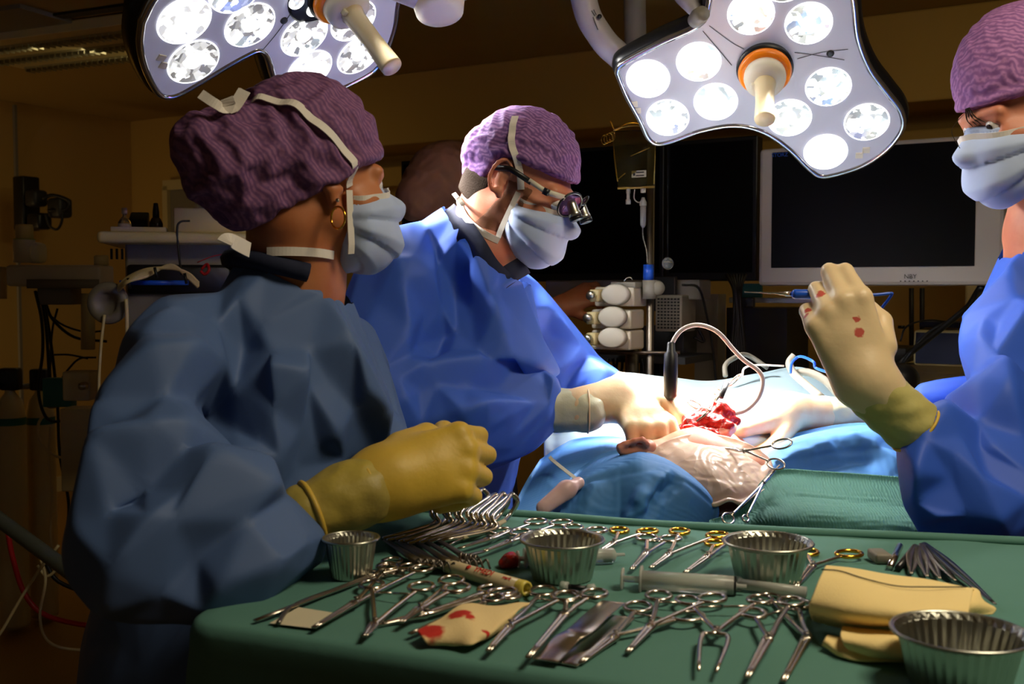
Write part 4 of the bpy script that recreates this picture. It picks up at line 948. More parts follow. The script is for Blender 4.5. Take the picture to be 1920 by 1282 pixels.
drape('plastic_film', [[(1205, 852, 1.80), (1260, 822, 1.83), (1320, 812, 1.86), (1390, 826, 1.86), (1440, 856, 1.84), (1452, 885, 1.83)], [(1235, 868, 1.775), (1290, 852, 1.78), (1340, 850, 1.79), (1395, 862, 1.80), (1430, 882, 1.80), (1450, 900, 1.81)],
    [(1275, 884, 1.755), (1310, 890, 1.745), (1350, 895, 1.74), (1390, 900, 1.75), (1425, 902, 1.77), (1445, 906, 1.79)], [(1320, 910, 1.74), (1335, 950, 1.71), (1368, 940, 1.715), (1390, 948, 1.72), (1420, 925, 1.745), (1440, 912, 1.77)]], m_film,
    'wrinkled translucent film over the patient\'s jaw, pinkish', 'film', grow=.05, nu=50, nv=40, seed=8, amp=.007, freq=38, bend=.9)
drape('surgical_drape', [[(1425, 838, 2.02), (1500, 810, 2.04), (1590, 794, 2.06), (1660, 797, 2.06), (1740, 825, 2.04)], [(1430, 850, 1.93), (1500, 818, 1.95), (1590, 799, 1.96), (1670, 803, 1.96), (1750, 835, 1.95)],
    [(1440, 872, 1.89), (1505, 856, 1.91), (1590, 842, 1.92), (1680, 845, 1.92), (1760, 868, 1.92)], [(1448, 896, 1.87), (1520, 895, 1.88), (1600, 895, 1.89), (1690, 905, 1.88), (1780, 920, 1.88)], [(1448, 980, 1.85), (1520, 980, 1.86), (1600, 980, 1.87), (1690, 985, 1.86), (1780, 990, 1.86)]], m_drape,
    'blue drape over the patient\'s shoulder under the far glove of the right person', grow=.03, nu=70, nv=60, seed=11, lines=[(.012, .03, [(1440, 870), (1500, 840), (1560, 815)]), (-.012, .03, [(1480, 880), (1560, 860), (1640, 850)]), (.010, .03, [(1600, 800), (1640, 830), (1700, 870)])])
drape('green_drape', [[(1330, 975, 1.68), (1392, 952, 1.72), (1425, 905, 1.77), (1460, 880, 1.80), (1540, 883, 1.80), (1640, 890, 1.80), (1760, 900, 1.80), (1900, 915, 1.8)],
    [(1330, 985, 1.66), (1390, 965, 1.70), (1432, 935, 1.72), (1475, 922, 1.74), (1550, 925, 1.74), (1650, 935, 1.74), (1770, 948, 1.74), (1900, 960, 1.74)],
    [(1330, 1000, 1.64), (1390, 985, 1.66), (1440, 970, 1.66), (1500, 968, 1.67), (1570, 970, 1.67), (1670, 980, 1.67), (1790, 992, 1.67), (1900, 1000, 1.67)],
    [(1330, 1080, 1.62), (1390, 1080, 1.63), (1440, 1080, 1.64), (1500, 1080, 1.64), (1570, 1080, 1.64), (1670, 1080, 1.64), (1790, 1090, 1.64), (1900, 1100, 1.64)]], m_crepe,
    'crinkled green drape on the near side of the operating table', grow=.05, nu=110, nv=60, seed=2, amp=.006, freq=34)
mb = MB(); ribbon(mb, [P(1030, 856, 1.86), P(1040, 866, 1.85), P(1083, 900, 1.75)], [(0, -1, .5)]*3, .006, .001, 4)
tag(mb.build('white_cord', m_white), 'thin white cord lying across the blue drape left of the patient', 'cord')  # white cord, drawn as a flat ribbon
t = empty('plastic_pouch', P(1040, 930, 1.68), 'pale pink plastic pouch tucked into the blue drape', 'pouch')
implicit('pouch', [rc(P(1018, 952, 1.66), P(1062, 918, 1.68), .012, .016, sq=((0, 1, 0), 2.)), rc(P(1062, 918, 1.68), P(1085, 905, 1.70), .011, .010)], .01, .003, mat('pink_plastic', (226, 186, 186), .4, trans=.2), t, 1)
# hand-held suction handle and tube
t = empty('suction_handle', P(1258, 700, 1.95), 'black handle with grey tube arching up from the surgeon\'s right hand', 'suction handle')
MB().lathe([(.006, 0), (.0125, .008), (.013, .05), (.0125, .085), (.008, .090), (.007, .105), (.005, .107)], P(1257, 750, 1.95), P(1258, 665, 1.95)-P(1257, 750, 1.95), 24).build('grip', m_black, t)
MB().tube(spline([P(1258, 664, 1.95), P(1262, 640, 1.95), P(1280, 617, 1.95), P(1310, 609, 1.95), P(1345, 622, 1.95), P(1375, 655, 1.96), P(1395, 675, 1.96), P(1422, 695, 1.96), P(1430, 715, 1.96), P(1422, 745, 1.96), P(1400, 768, 1.96), P(1372, 777, 1.96)], 7), .0042, 10).build('tube', m_tube, t)
# blue electrosurgical probe
t = empty('diathermy_pencil', P(1560, 552, 1.53), 'blue diathermy pencil with a needle tip held in the raised glove', 'diathermy pencil')
a, b = P(1486, 551, 1.545), P(1628, 553, 1.56)
MB().lathe([(.005, 0), (.0068, .003), (.0070, .06), (.0064, .10), (.0052, np.linalg.norm(b-a))], a, b-a, 20).build('barrel', m_bluep, t)
MB().lathe([(.0006, 0), (.0012, .05), (.0020, .051), (.0024, .058), (.0032, .060), (.0034, .068)], P(1396, 547, 1.54), a-P(1396, 547, 1.54), 12).build('needle_electrode', m_steel, t)
MB().tube(spline([b, P(1648, 552, 1.56), P(1668, 550, 1.56), P(1672, 552, 1.56), P(1655, 575, 1.58), P(1636, 596, 1.60), P(1600, 660, 1.64)], 6), .0021, 8).build('cable', m_bluep, t)
# clips and cables at the drape edge
t = empty('diathermy_cable', P(1500, 680, 2.3), 'blue cable and grey hose looping behind the drapes near the raised glove', 'cable')
MB().tube(spline([P(1482, 700, 2.2), P(1485, 680, 2.2), P(1500, 668, 2.2), P(1525, 678, 2.15), P(1530, 690, 2.15), P(1560, 700, 2.1)], 6), .0028, 8).build('blue_cable', m_bluep, t)
mb = MB(); mb.tube(spline([P(1540, 745, 2.2), P(1510, 720, 2.25), P(1488, 700, 2.28), P(1480, 680, 2.3), P(1490, 666, 2.3)], 6), .0085, 10)
mb.tube(spline([P(1572, 740, 2.22), P(1545, 712, 2.25), P(1515, 698, 2.28), P(1490, 700, 2.3)], 6), .0085, 10); mb.build('grey_hose', m_greyp, t)
MB().tube(spline([P(1360, 705, 2.5), P(1360, 685, 2.52), P(1375, 672, 2.55), P(1400, 665, 2.6), P(1440, 690, 2.6)], 6), .006, 8).build('grey_hose', m_greyp, t)
MB().tube(spline([P(1392, 706, 2.25), P(1396, 690, 2.27), P(1420, 684, 2.3), P(1470, 686, 2.3)], 6), .0022, 8).build('thin_tube', m_tube, t)
# ------------------------------------------------------------------ background equipment
def text(name, s, c, right, up, size, m, parent, depth=.0003):
    cu = bpy.data.curves.new(name, 'FONT'); cu.body = s; cu.size = size; cu.extrude = depth; cu.align_x = 'CENTER'; cu.align_y = 'CENTER'
    o = bpy.data.objects.new(name, cu); COL.objects.link(o); r = nrm(right); u = nrm(up-np.dot(up, r)*r); n = np.cross(r, u)
    M = Matrix(((r[0], u[0], n[0]), (r[1], u[1], n[1]), (r[2], u[2], n[2]))).to_4x4()
    dg = bpy.context.evaluated_depsgraph_get(); me = bpy.data.meshes.new_from_object(o.evaluated_get(dg)); bpy.data.objects.remove(o, do_unlink=True)
    V = np.array([tuple(M@v.co) for v in me.vertices])+np.array(c); Fc = [list(p.vertices) for p in me.polygons]
    return obj(name, V, Fc, m, parent, smooth=False)
def panel(root, name, p0, L, z0, z1, th, m, off=0, **k):
    """upright slab along U starting at ground point p0, front face toward the camera"""
    c = np.array([p0[0]+U[0]*L/2-N2[0]*(th/2-off), p0[1]+U[1]*L/2-N2[1]*(th/2-off), (z0+z1)/2])
    return MB().box(c, (L, th, z1-z0), RR).build(name, m, root, smooth=False, **k)
def along(px, p0):      # ground distance along U from p0 to the pixel column px
    t = (px-960)/F; return (t*p0[1]-p0[0])/(U[0]-t*U[1])
# wide dark displays
p0 = np.array([-.46, 4.45]); s1 = along(1243, p0); s2 = along(1247, p0); s3 = along(1417, p0)
for (a, b, lab) in ((0, s1, 'very wide dark wall display behind the surgeon\'s head'), (s2, s3, 'dark display panel between the drip stand and the white framed monitor')):
    q = p0+U*a; t = empty('wall_display', (q[0], q[1], 1.43), lab, 'display')
    panel(t, 'bezel', q, b-a, 1.425, 1.925, .06, m_black, bevel=.004); panel(t, 'screen', q+U*.015, b-a-.03, 1.455, 1.91, .004, m_screen, off=.003)
# white framed monitor
p0 = np.array([.759, 3.3]); L = along(1880, p0)
t = empty('medical_monitor', (.76, 3.3, 1.41), 'medical monitor with pale bezel and dark screen at right', 'monitor')
panel(t, 'bezel', p0, L, 1.407, 1.826, .06, m_mon, bevel=.012); panel(t, 'screen', p0+U*.042, L-.042-.075, 1.462, 1.812, .003, m_screen, off=.003)
c = P(1461, 291, 3.27); text('brand_badge', 'STORZ', (c[0], c[1]-.006, c[2]), (U[0], U[1], 0), np.array([0, 0, 1.]), .016, m_bluep, t)
q = p0+U*along(1706, p0); text('model_badge', 'NBY', (q[0]+N2[0]*.005, q[1]+N2[1]*.005, 1.433), (U[0], U[1], 0), np.array([0, 0, 1.]), .018, m_dark, t)
mb = MB()
for i in range(7): q = p0+U*(along(1688, p0)+i*.012); mb.box((q[0]+N2[0]*.003, q[1]+N2[1]*.003, 1.420), (.004, .002, .003), RR)
mb.build('button_row', m_dark, t, smooth=False)
MB().tube(spline([P(1842, 538, 3.0), P(1820, 570, 3.1), P(1760, 620, 3.2), P(1700, 668, 3.3), P(1680, 690, 3.3)], 6), .009, 8).build('cable', m_cable, t)
MB().tube(spline([P(1836, 538, 3.02), P(1800, 590, 3.15), P(1740, 625, 3.25), P(1690, 685, 3.3)], 6), .006, 8).build('cable', m_cable, t)
# tall pale cabinet edge right
p0 = np.array([1.42, 3.30]); MBX = MB().box((1.505, 3.25, 1.1), (.045, .3, 2.2), RR)
tag(MBX.build('cabinet_upright', m_cream, smooth=False, bevel=.004), 'pale yellow cabinet upright just right of the monitor', 'upright')
t = empty('wall_cabinet', P(1900, 420, 3.9), 'dim yellowish wall cabinet with dark rounded handle hole at right edge', 'cabinet')
MB().box(P(1960, 430, 4.1), (.55, .1, .9), RR).build('body', m_cream, t, smooth=False, bevel=.01)
MB().tube(spline([P(1880, 420, 3.95), P(1895, 425, 3.95), P(1903, 455, 3.95), P(1903, 500, 3.95)], 5), .02, 10).build('handle_recess', m_black, t)
# drip stand
t = empty('drip_stand', P(1216, 700, 3.0), 'drip stand pole in front of the dark displays', 'drip stand')
b = P(1221, 300, 3.0); MB().cyl((b[0], 3.0, .05), (b[0], 3.0, 1.86), .011, 14).build('pole', m_steel_d, t)
mb = MB()
for a in range(5): mb.tube([(b[0], 3.0, .07), (b[0]+.18*math.cos(a*1.257), 3.0+.18*math.sin(a*1.257), .05)], .014, 8)
mb.build('foot', m_steel_d, t)
mb = MB()
for s in (-1, 1): mb.tube(spline([(b[0], 3.0, 1.85), (b[0]+s*.06, 3.0, 1.86), (b[0]+s*.10, 3.0, 1.84), (b[0]+s*.115, 3.0, 1.865)], 5), .003, 6)
mb.build('hook', m_gold, t)
MB().cyl(P(1216, 530, 2.985), P(1216, 496, 2.985), .015, 14).build('blue_sleeve', m_bluep, t)
MB().cyl(P(1218, 560, 2.97), P(1218, 525, 2.97), .02, 14).build('clamp', m_greyp, t)
MB().lathe([(.018, -.01), (.022, 0), (.018, .014)], P(1232, 540, 2.97), (.2, -1, 0), 20).build('clamp_knob', m_greyp, t)
t = empty('infusion_bag', P(1188, 240, 2.96), 'clear infusion bag hanging on the drip stand', 'infusion bag')
V, Q, nu, nv = loft([[(1152, 246, 2.96), (1188, 244, 2.93), (1226, 246, 2.96)], [(1150, 275, 2.95), (1188, 275, 2.90), (1228, 275, 2.95)], [(1154, 320, 2.95), (1190, 320, 2.885), (1226, 320, 2.95)], [(1160, 352, 2.96), (1190, 352, 2.945), (1224, 350, 2.96)]], 24, 24)
V = V+np.array([0, 1, 0])*(.002*snoise(V, 120, 4))[:, None]
o = obj('bag', V, Q, m_bag, t, solid=.0012, sub=1)
mb = MB(); mb.tube(spline([P(1150, 245, 2.955), P(1165, 239, 2.955), P(1190, 236, 2.955), P(1226, 240, 2.955)], 4), .0018, 6); mb.tube([P(1158, 353, 2.955), P(1190, 352, 2.945), P(1227, 350, 2.955)], .0035, 6)
mb.tube([P(1182, 293, 2.90), P(1200, 285, 2.895), P(1218, 277, 2.91)], .0012, 5); mb.tube([P(1160, 335, 2.95), P(1172, 325, 2.93)], .0012, 5); mb.tube([P(1149, 250, 2.953), P(1152, 290, 2.953), P(1158, 340, 2.953)], .0014, 5); mb.tube([P(1228, 250, 2.953), P(1228, 300, 2.953), P(1226, 345, 2.953)], .0014, 5)
mb.build('weld_seam', m_gold if 0 else mat('amber_plastic', (220, 180, 90), .2, spec=.8), t)
MB().box(P(1198, 326, 2.885), (.042, .001, .018), RR).build('bag_label', m_label, t, smooth=False)
mb = MB()
for k in range(2): mb.box(P(1200, 323+k*6, 2.883), (.024, .0008, .003), RR)
mb.box(P(1189, 327, 2.883), (.006, .0008, .007), RR); mb.build('label_print', m_dark, t, smooth=False)
MB().lathe([(.006, 0), (.006, .012), (.0045, .013), (.0045, .028), (.007, .03), (.007, .042)], P(1178, 354, 2.95), (0, 0, -1), 12).build('injection_port', m_white, t)
MB().lathe([(.008, 0), (.007, .012)], P(1206, 353, 2.95), (0, 0, -1), 12).build('spike_port', m_white, t)
for k in range(4): MB().tube([P(1133+k*5, 262-k*2, 2.95)+.008*np.array([math.cos(a), 0, 1.6*math.sin(a)]) for a in np.arange(12)*math.pi/6], .0011, 5, closed=True).build('hook_ring', m_gold, t)
t = empty('drip_chamber', P(1206, 400, 2.95), 'small drip chamber and tube hanging below the infusion bag', 'drip chamber')
MB().lathe([(.004, 0), (.006, .006), (.010, .014), (.010, .022), (.008, .024)], P(1206, 370, 2.95), (0, 0, -1), 16).build('cap', m_white, t)
MB().lathe([(.0085, 0), (.008, .05), (.008, .052), (.003, .06)], P(1206, 386, 2.95), (0, 0, -1), 16).build('chamber', m_frost, t)
MB().tube(spline([P(1190, 355, 2.95), P(1189, 372, 2.95), P(1196, 379, 2.95), P(1203, 378, 2.95)], 5), .0018, 6).build('vent_tube', m_white, t)
MB().tube(spline([P(1205, 422, 2.95), P(1206, 445, 2.95), P(1212, 470, 2.95), P(1214, 495, 2.96)], 5), .002, 6).build('line', m_greyp, t)
t = empty('glass_bulb', P(1252, 493, 2.9), 'small clear round bulb hanging low over the dark display', 'bulb')
MB().lathe([(.0001, -.017)]+[(.016*math.sin(a), -.017*math.cos(a)) for a in np.linspace(.3, 2.8, 10)]+[(.0001, .017)], P(1252, 494, 2.9), (0, 0, 1), 20).build('bulb', m_clear, t)
MB().tube([P(1252, 482, 2.9), P(1252, 300, 2.95), P(1250, 240, 2.97)], .0006, 4).build('string', m_dark, t)
# equipment beam and pump stack
t = empty('equipment_beam', P(1160, 548, 3.2), 'horizontal grey equipment beam behind the pump stack', 'beam')
p0 = P(1022, 545, 3.45)[:2]; L = along(1312, p0); panel(t, 'beam', p0, L, 1.365, 1.425, .1, m_greyp, bevel=.006)
q = p0+U*along(1232, p0); panel(t, 'black_clamp', q, .07, 1.33, 1.435, .02, m_black, off=.03, bevel=.004)
q = p0+U*along(1045, p0); panel(t, 'top_strip', q, .05, 1.425, 1.432, .03, m_black)
t = empty('ventilator_box', P(1255, 580, 3.1), 'grey equipment box with grille right of the drip stand', 'equipment box')
q = P(1228, 600, 3.2)[:2]; panel(t, 'housing', q, .085, 1.27, 1.38, .12, m_greyp, bevel=.005)
q2 = P(1284, 600, 3.2)[:2]
mb = MB()
for i in range(10):
    for j in range(7): pq = q+U*(.012+.0105*j); mb.box((pq[0]+N2[0]*.002, pq[1]+N2[1]*.002, 1.282+i*.0095), (.006, .003, .005), RR)
mb.build('grille', m_black, t, smooth=False)
stack = empty('pump_stack', P(1150, 600, 2.95), 'stack of three pale infusion pumps with oval fronts', 'infusion pumps')
for i, yy in enumerate((556, 598, 637)):
    dx = (4, -2, -2)[i]; cc = P(1160+dx, yy, 2.98)
    pb = MB().box(cc+np.array([.004, .03, 0]), (.12, .10, .054), RR).build('pump', m_white, stack, smooth=False, bevel=.006)
    o = MB().lathe([(.0001, .012), (.024, .012), (.028, .008), (.029, 0), (.029, -.02)], P(1150+dx, yy-4, 2.93), (-.25, -1, 0), 28).build('oval_front', mat('pump_front%d' % i, (196, 190, 176), .5), pb)
    for v in o.data.vertices: v.co.x *= 1.0
    me = o.data; cx = sum(v.co.x for v in me.vertices)/len(me.vertices)
    for v in me.vertices: v.co.x = cx+(v.co.x-cx)*1.35
    MB().lathe([(.012, 0), (.013, .012), (.008, .016)], P(1106+dx, yy-2, 2.93), (-.6, -1, 0), 14).build('drive_head', m_foil, pb)
    MB().box(P(1115+dx, yy-2, 2.95), (.028, .04, .034), RR).build('plunger_guard', m_cream, pb, bevel=.004)
mb = MB(); mb.tube(spline([P(1170, 528, 2.96), P(1174, 522, 2.96), P(1182, 520, 2.96), P(1186, 525, 2.96)], 4), .0018, 6); mb.build('wire_handle', m_steel, stack)
MB().box(P(1176, 534, 2.98), (.075, .06, .016), RR).build('top_bracket', m_greyp, stack, bevel=.003)
MB().tube([P(1185, 650, 3.06), P(1185, 1100, 3.06)], .02, 8).build('mount_post', m_steel_d, stack)
t = empty('equipment_trolley', P(1190, 670, 3.2), 'dark low equipment trolley shelf with hanging cables behind the field', 'trolley')
MB().box(P(1190, 668, 3.25), (.42, .25, .02), RR).build('shelf', m_dark, t, smooth=False); MB().cyl(P(1110, 661, 3.05), P(1275, 661, 2.95), .005, 8).build('rail', m_steel_d, t)
MB().box(P(1255, 640, 3.35), (.14, .12, .10), RR).build('small_box', m_dark, t, bevel=.004); MB().box(P(1230, 705, 3.3), (.07, .1, .09), RR).build('module', m_black, t, bevel=.004)
for i in range(9):
    x = 1140+i*9; MB().tube(spline([P(x, 672, 3.1), P(x+3*math.sin(i*2), 690, 3.1), P(x+6*math.cos(i), 720, 3.1), P(x+4, 760, 3.1)], 4), .0045, 6).build('cable', m_cable, t)
for sx in (1120, 1260): MB().cyl(P(sx, 672, 3.25), (P(sx, 672, 3.25)[0], 3.25, .02), .015, 8).build('leg', m_dark, t)
# cabling column and rack
t = empty('cable_bundle', P(1380, 520, 3.2), 'bundle of black cables dropping beneath the dark display', 'cables')
for i in range(7):
    x = 1362+i*6; MB().tube(spline([P(x, 515, 3.4), P(1376+i*2, 545, 3.35), P(1376+2.6*i+3*math.sin(i), 600, 3.35), P(1372+4*i, 660, 3.35), P(1370+4*i, 740, 3.35)], 6), .006, 6).build('cable', m_cable, t)
MB().tube(spline([P(1280, 534, 3.05), P(1310, 540, 3.1), P(1325, 590, 3.15), P(1336, 650, 3.2), P(1345, 740, 3.2)], 6), .004, 6).build('cable', m_cable, t)
MB().tube(spline([P(1282, 580, 3.3), P(1305, 610, 3.3), P(1320, 640, 3.3), P(1300, 632, 3.3)], 6), .005, 6).build('cable', m_cable, t)
t = empty('equipment_rack', P(1450, 640, 3.6), 'dark equipment rack under the monitor with a bright metal rail', 'rack')
MB().box(P(1440, 640, 3.75), (.21, .28, .24), RR).build('cabinet', m_dark, t, smooth=False); MB().box(P(1440, 800, 3.75), (.21, .28, .45), RR).build('plinth', m_dark, t, smooth=False)
MB().box(P(1460, 563, 3.5), (.33, .02, .018), RR).build('rail', m_foil, t, smooth=False, bevel=.002)
MB().box(P(1398, 567, 3.5)-np.array([0, .02, 0]), (.05, .02, .034), RR).build('rail_clamp', m_black, t, bevel=.002)
for x in (1390, 1400, 1410):
    for y in (561, 574): MB().lathe([(.0018, 0), (.0015, .002)], P(x, y, 3.46), (-.4, -1, 0), 8).build('screw', m_steel, t)
tag(MB().box(P(1410, 545, 3.7), (.07, .02, .05), RR).build('teal_panel', m_teal, smooth=False), 'small teal panel peeking out below the monitor corner', 'panel')
t = empty('standing_column', P(1335, 620, 3.6), 'dim grey vertical column between the trolley and the cable bundle', 'column')
MB().box((P(1332, 600, 3.6)[0], 3.6, .7), (.08, .08, 1.36), RR).build('post', m_greyp, t, smooth=False)
# counter at right
t = empty('counter_unit', P(1720, 690, 3.3), 'pale yellow counter with drawers behind the raised glove', 'counter')
p0 = P(1540, 690, 3.75)[:2]; L = along(1960, p0)
panel(t, 'worktop', p0, L, 1.115, 1.145, .55, m_cream, bevel=.004); panel(t, 'cabinet', p0+U*.02, L-.04, .1, 1.115, .5, m_cream, off=-.02)
for i in range(2): MB().box(np.r_[p0+U*(.28+i*.4)+N2*.0, .95], (.36, .01, .22), RR).build('drawer_front', m_cream, t, smooth=False, bevel=.004)
tb = empty('navy_case', P(1765, 650, 3.2), 'navy case with a pale edge standing on the counter', 'case')
q = P(1712, 660, 3.45)[:2]; panel(tb, 'case', q, along(1818, q), 1.15, 1.265, .2, m_cream, bevel=.012); panel(tb, 'front', q+U*.008, along(1818, q)-.01, 1.158, 1.257, .004, m_bluebox, off=.003)
tag(MB().box(P(1785, 608, 3.5), (.18, .15, .02), RR).build('navy_tray', m_bluebox, bevel=.004), 'thin dark blue tray lying on top of the navy case', 'tray')
tag(MB().box(P(1645, 662, 3.6), (.22, .2, .05), RR).build('black_box', m_black, bevel=.004), 'flat black box on the counter behind the glove', 'box')
t = empty('wall_conduit', P(1718, 600, 3.9), 'pair of vertical dark conduits on the wall above the counter', 'conduit')
for x in (1709, 1729): MB().cyl(P(x, 540, 4.2), P(x, 655, 4.2), .010, 8).build('conduit', m_dark, t)
tag(MB().box(P(1690, 613, 4.2), (.025, .01, .012), RR).build('wall_socket', m_black), 'tiny dark socket on the wall left of the conduits', 'socket')
tag(implicit('black_ball_cover', [el(P(1688, 712, 3.1), (.055, .05, .05))], .01, .006, m_black), 'black rounded cover in front of the counter under the raised arm', 'cover')
t = empty('desk_cables', P(1720, 600, 3.3), 'thin black cables looping over the counter case', 'cables')
MB().tube(spline([P(1688, 640, 3.4), P(1700, 612, 3.4), P(1740, 600, 3.4), P(1790, 606, 3.4)], 6), .003, 6).build('cable', m_cable, t)
MB().tube(spline([P(1600, 548, 3.55), P(1618, 545, 3.5), P(1636, 558, 3.5), P(1630, 575, 3.5), P(1612, 588, 3.5), P(1600, 640, 3.55)], 6), .006, 6).build('red_cable', m_redp, t)
# ---- left side
t = empty('wall_bracket', rm(.1, 1.5, 1.6), 'black wall mounted bracket with a jumble of cables at far left', 'bracket')
MB().box(P(50, 382, 6.6), (.10, .12, .33), RR).build('plate', m_black, t, bevel=.01); MB().box(P(74, 415, 6.5), (.12, .1, .1), RR).build('joint', m_black, t, bevel=.02)
MB().box(P(68, 372, 6.5), (.10, .1, .10), RR).build('joint', m_dark, t, bevel=.02); MB().box(P(112, 390, 6.45), (.12, .1, .12), RR).build('device', m_dark, t, bevel=.02)
MB().tube(spline([P(85, 400, 6.4), P(92, 422, 6.4), P(106, 430, 6.4), P(115, 418, 6.4), P(118, 395, 6.4)], 6), .008, 6).build('cable', m_cable, t)
MB().tube(spline([P(80, 372, 6.4), P(100, 366, 6.4), P(128, 376, 6.4), P(125, 392, 6.4), P(90, 395, 6.4)], 6), .012, 6).build('cable', m_cable, t)
t = empty('boom_arm', P(110, 520, 3.8), 'pale articulated boom arm with cylindrical joint at left', 'boom arm')
Yb = 3.8
MB().lathe([(.030, 0), (.030, .045), (.027, .055), (.0001, .056)], P(46, 450, Yb), (0, 0, 1), 28).build('joint_cap', m_cream, t)
MB().lathe([(.037, 0), (.037, .078), (.036, .082), (.032, .084)], P(46, 492, Yb), (0, 0, 1), 28).build('joint_housing', m_white, t)
MB().lathe([(.0375, 0), (.0375, .002)], P(46, 449, Yb), (0, 0, 1), 28).build('green_band', mat('lime_band', (150, 180, 40), .5), t)
MB().box(P(68, 474, Yb+.03), (.05, .1, .075), None).build('joint_rear', m_white, t, bevel=.02)
MB().box(P(114, 517, Yb), (.335, .13, .075), None).build('beam', m_white, t, bevel=.012)
MB().box(P(118, 532, Yb-.07), (.25, .01, .032), None).build('grey_plate', m_greyp, t)
MB().box(P(112, 555, Yb), (.12, .1, .06), None).build('under_box', m_greyp, t, bevel=.006)
MB().lathe([(.025, 0), (.025, .03), (.02, .035)], P(190, 497, Yb), (0, 0, 1), 20).build('joint_cap', m_cream, t)
MB().cyl(P(165, 550, Yb), P(165, 655, Yb), .024, 16).build('drop_column', m_cream, t)
for i, pts in enumerate([[(66, 545), (78, 600), (80, 660), (72, 730), (85, 780), (110, 790), (150, 775)], [(74, 545), (86, 610), (92, 700), (95, 760)], [(80, 548), (92, 620), (100, 680), (108, 760), (112, 850), (128, 935), (128, 985)], [(86, 570), (100, 600), (140, 632), (200, 640)], [(108, 578), (98, 620), (94, 690), (96, 740)], [(92, 590), (120, 610), (160, 622), (195, 620)], [(112, 715), (130, 690), (150, 672), (180, 670)], [(98, 665), (130, 665), (165, 672)]]):
    MB().tube(spline([P(x, y, Yb-.05+.03*i) for x, y in pts], 6), .0055 if i < 4 else .004, 6).build('cable', m_cable, t)
MB().tube(spline([P(150, 857, Yb), P(105, 855, Yb), P(75, 825, Yb), P(72, 795, Yb), P(85, 775, Yb)], 6), .005, 6).build('white_cable', m_wcable, t)
MB().tube(spline([P(95, 800, Yb), P(92, 860, Yb), P(97, 920, Yb), P(95, 1000, Yb), P(98, 1030, Yb)], 6), .005, 6).build('white_cable', m_wcable, t)
MB().lathe([(.012, 0), (.024, .008), (.024, .085), (.012, .095)], P(98, 765, Yb-.1), (0, 0, 1), 16).build('cable_weight', m_greyp, t)
t = empty('anaesthesia_machine', P(320, 520, 2.9), 'grey anaesthesia machine with vent slots and cream top shelf at left', 'anaesthesia machine')
Ra = frame((.97, .22, 0)); Fa = Fr(P(330, 520, 3.0), Ra)
z0 = P(0, 455, 2.9)[2]
ca = P(335, 540, 3.05); Wd = .46
MB().box((ca[0]+.065, 3.05, z0-.18), (.37, .34, .36), Ra).build('rear_housing', m_greyp, t, bevel=.01)
MB().box((ca[0]+.065, 3.05, .55), (.37, .36, .9), Ra).build('lower_cabinet', m_dark, t, bevel=.01)
MB().box((ca[0]+.065, 2.98, z0+.008), (.45, .40, .030), Ra).build('top_shelf', m_cream, t, bevel=.01)
mb = MB()
for i in range(24): mb.box(np.array([ca[0]-.115+.0135*i*.97, 2.855+.0135*i*.22-.005, z0-.032]), (.005, .012, .028), Ra)
mb.build('vent_slots', m_black, t, smooth=False)
mb = MB(); mb.box((ca[0]+.06, 2.87, z0-.10), (.27, .03, .08), Ra); mb.build('recess', m_black, t, bevel=.01)
MB().lathe([(.052, -.008), (.056, 0), (.052, .012), (.03, .013), (.028, .002), (.0001, .002)], P(203, 568, 2.8), (-.05, -1, 0), 36).build('round_hook', m_greyp, t)
mb = MB()
for k in range(5):
    o_ = k*2.0; mb.tube(spline([P(222, 537+o_, 2.76), P(240, 520+o_, 2.76-.01*k), P(275, 505+o_*1.6, 2.75), P(320, 503-o_*.8, 2.76), P(352, 512+o_, 2.75), P(372, 530+o_, 2.75)], 6), .0042, 8)
mb.build('beige_cable_coil', m_wcable, t)
for x, y in ((242, 529), (292, 509), (348, 520)): MB().cyl(P(x-2, y-8, 2.73), P(x+2, y+12, 2.73), .004, 8).build('cable_tie', m_black, t)
MB().tube(spline([P(236, 560, 2.77), P(238, 590, 2.77), P(238, 640, 2.77)], 4), .005, 8).build('beige_cable', m_wcable, t)
MB().tube(spline([P(378, 505, 2.80), P(388, 495, 2.80), P(392, 506, 2.79), P(384, 514, 2.79), P(376, 508, 2.79)], 5), .004, 6).build('red_cable', m_redp, t)
MB().tube(spline([P(370, 492, 2.83), P(400, 480, 2.83), P(424, 478, 2.83), P(424, 490, 2.83)], 5), .0016, 6).build('red_cable', m_redp, t)
MB().box(P(290, 530, 2.82), (.17, .05, .012), Ra).build('blue_tray', m_bluep, t)
MB().tube(spline([P(356, 414, 2.80), P(338, 416, 2.79), P(332, 430, 2.78), P(335, 470, 2.78), P(340, 515, 2.76)], 6), .003, 6).build('black_cable', m_cable, t)
MB().lathe([(.10, 0), (.14, .03)], (P(200, 600, 2.8)[0], 3.0, .02), (0, 0, 1), 4).build('base', m_dark, t)
MB().tube(spline([P(196, 590, 2.78), P(190, 640, 2.78), P(186, 700, 2.8), P(185, 760, 2.8)], 4), .004, 6).build('beige_cable', m_wcable, t)
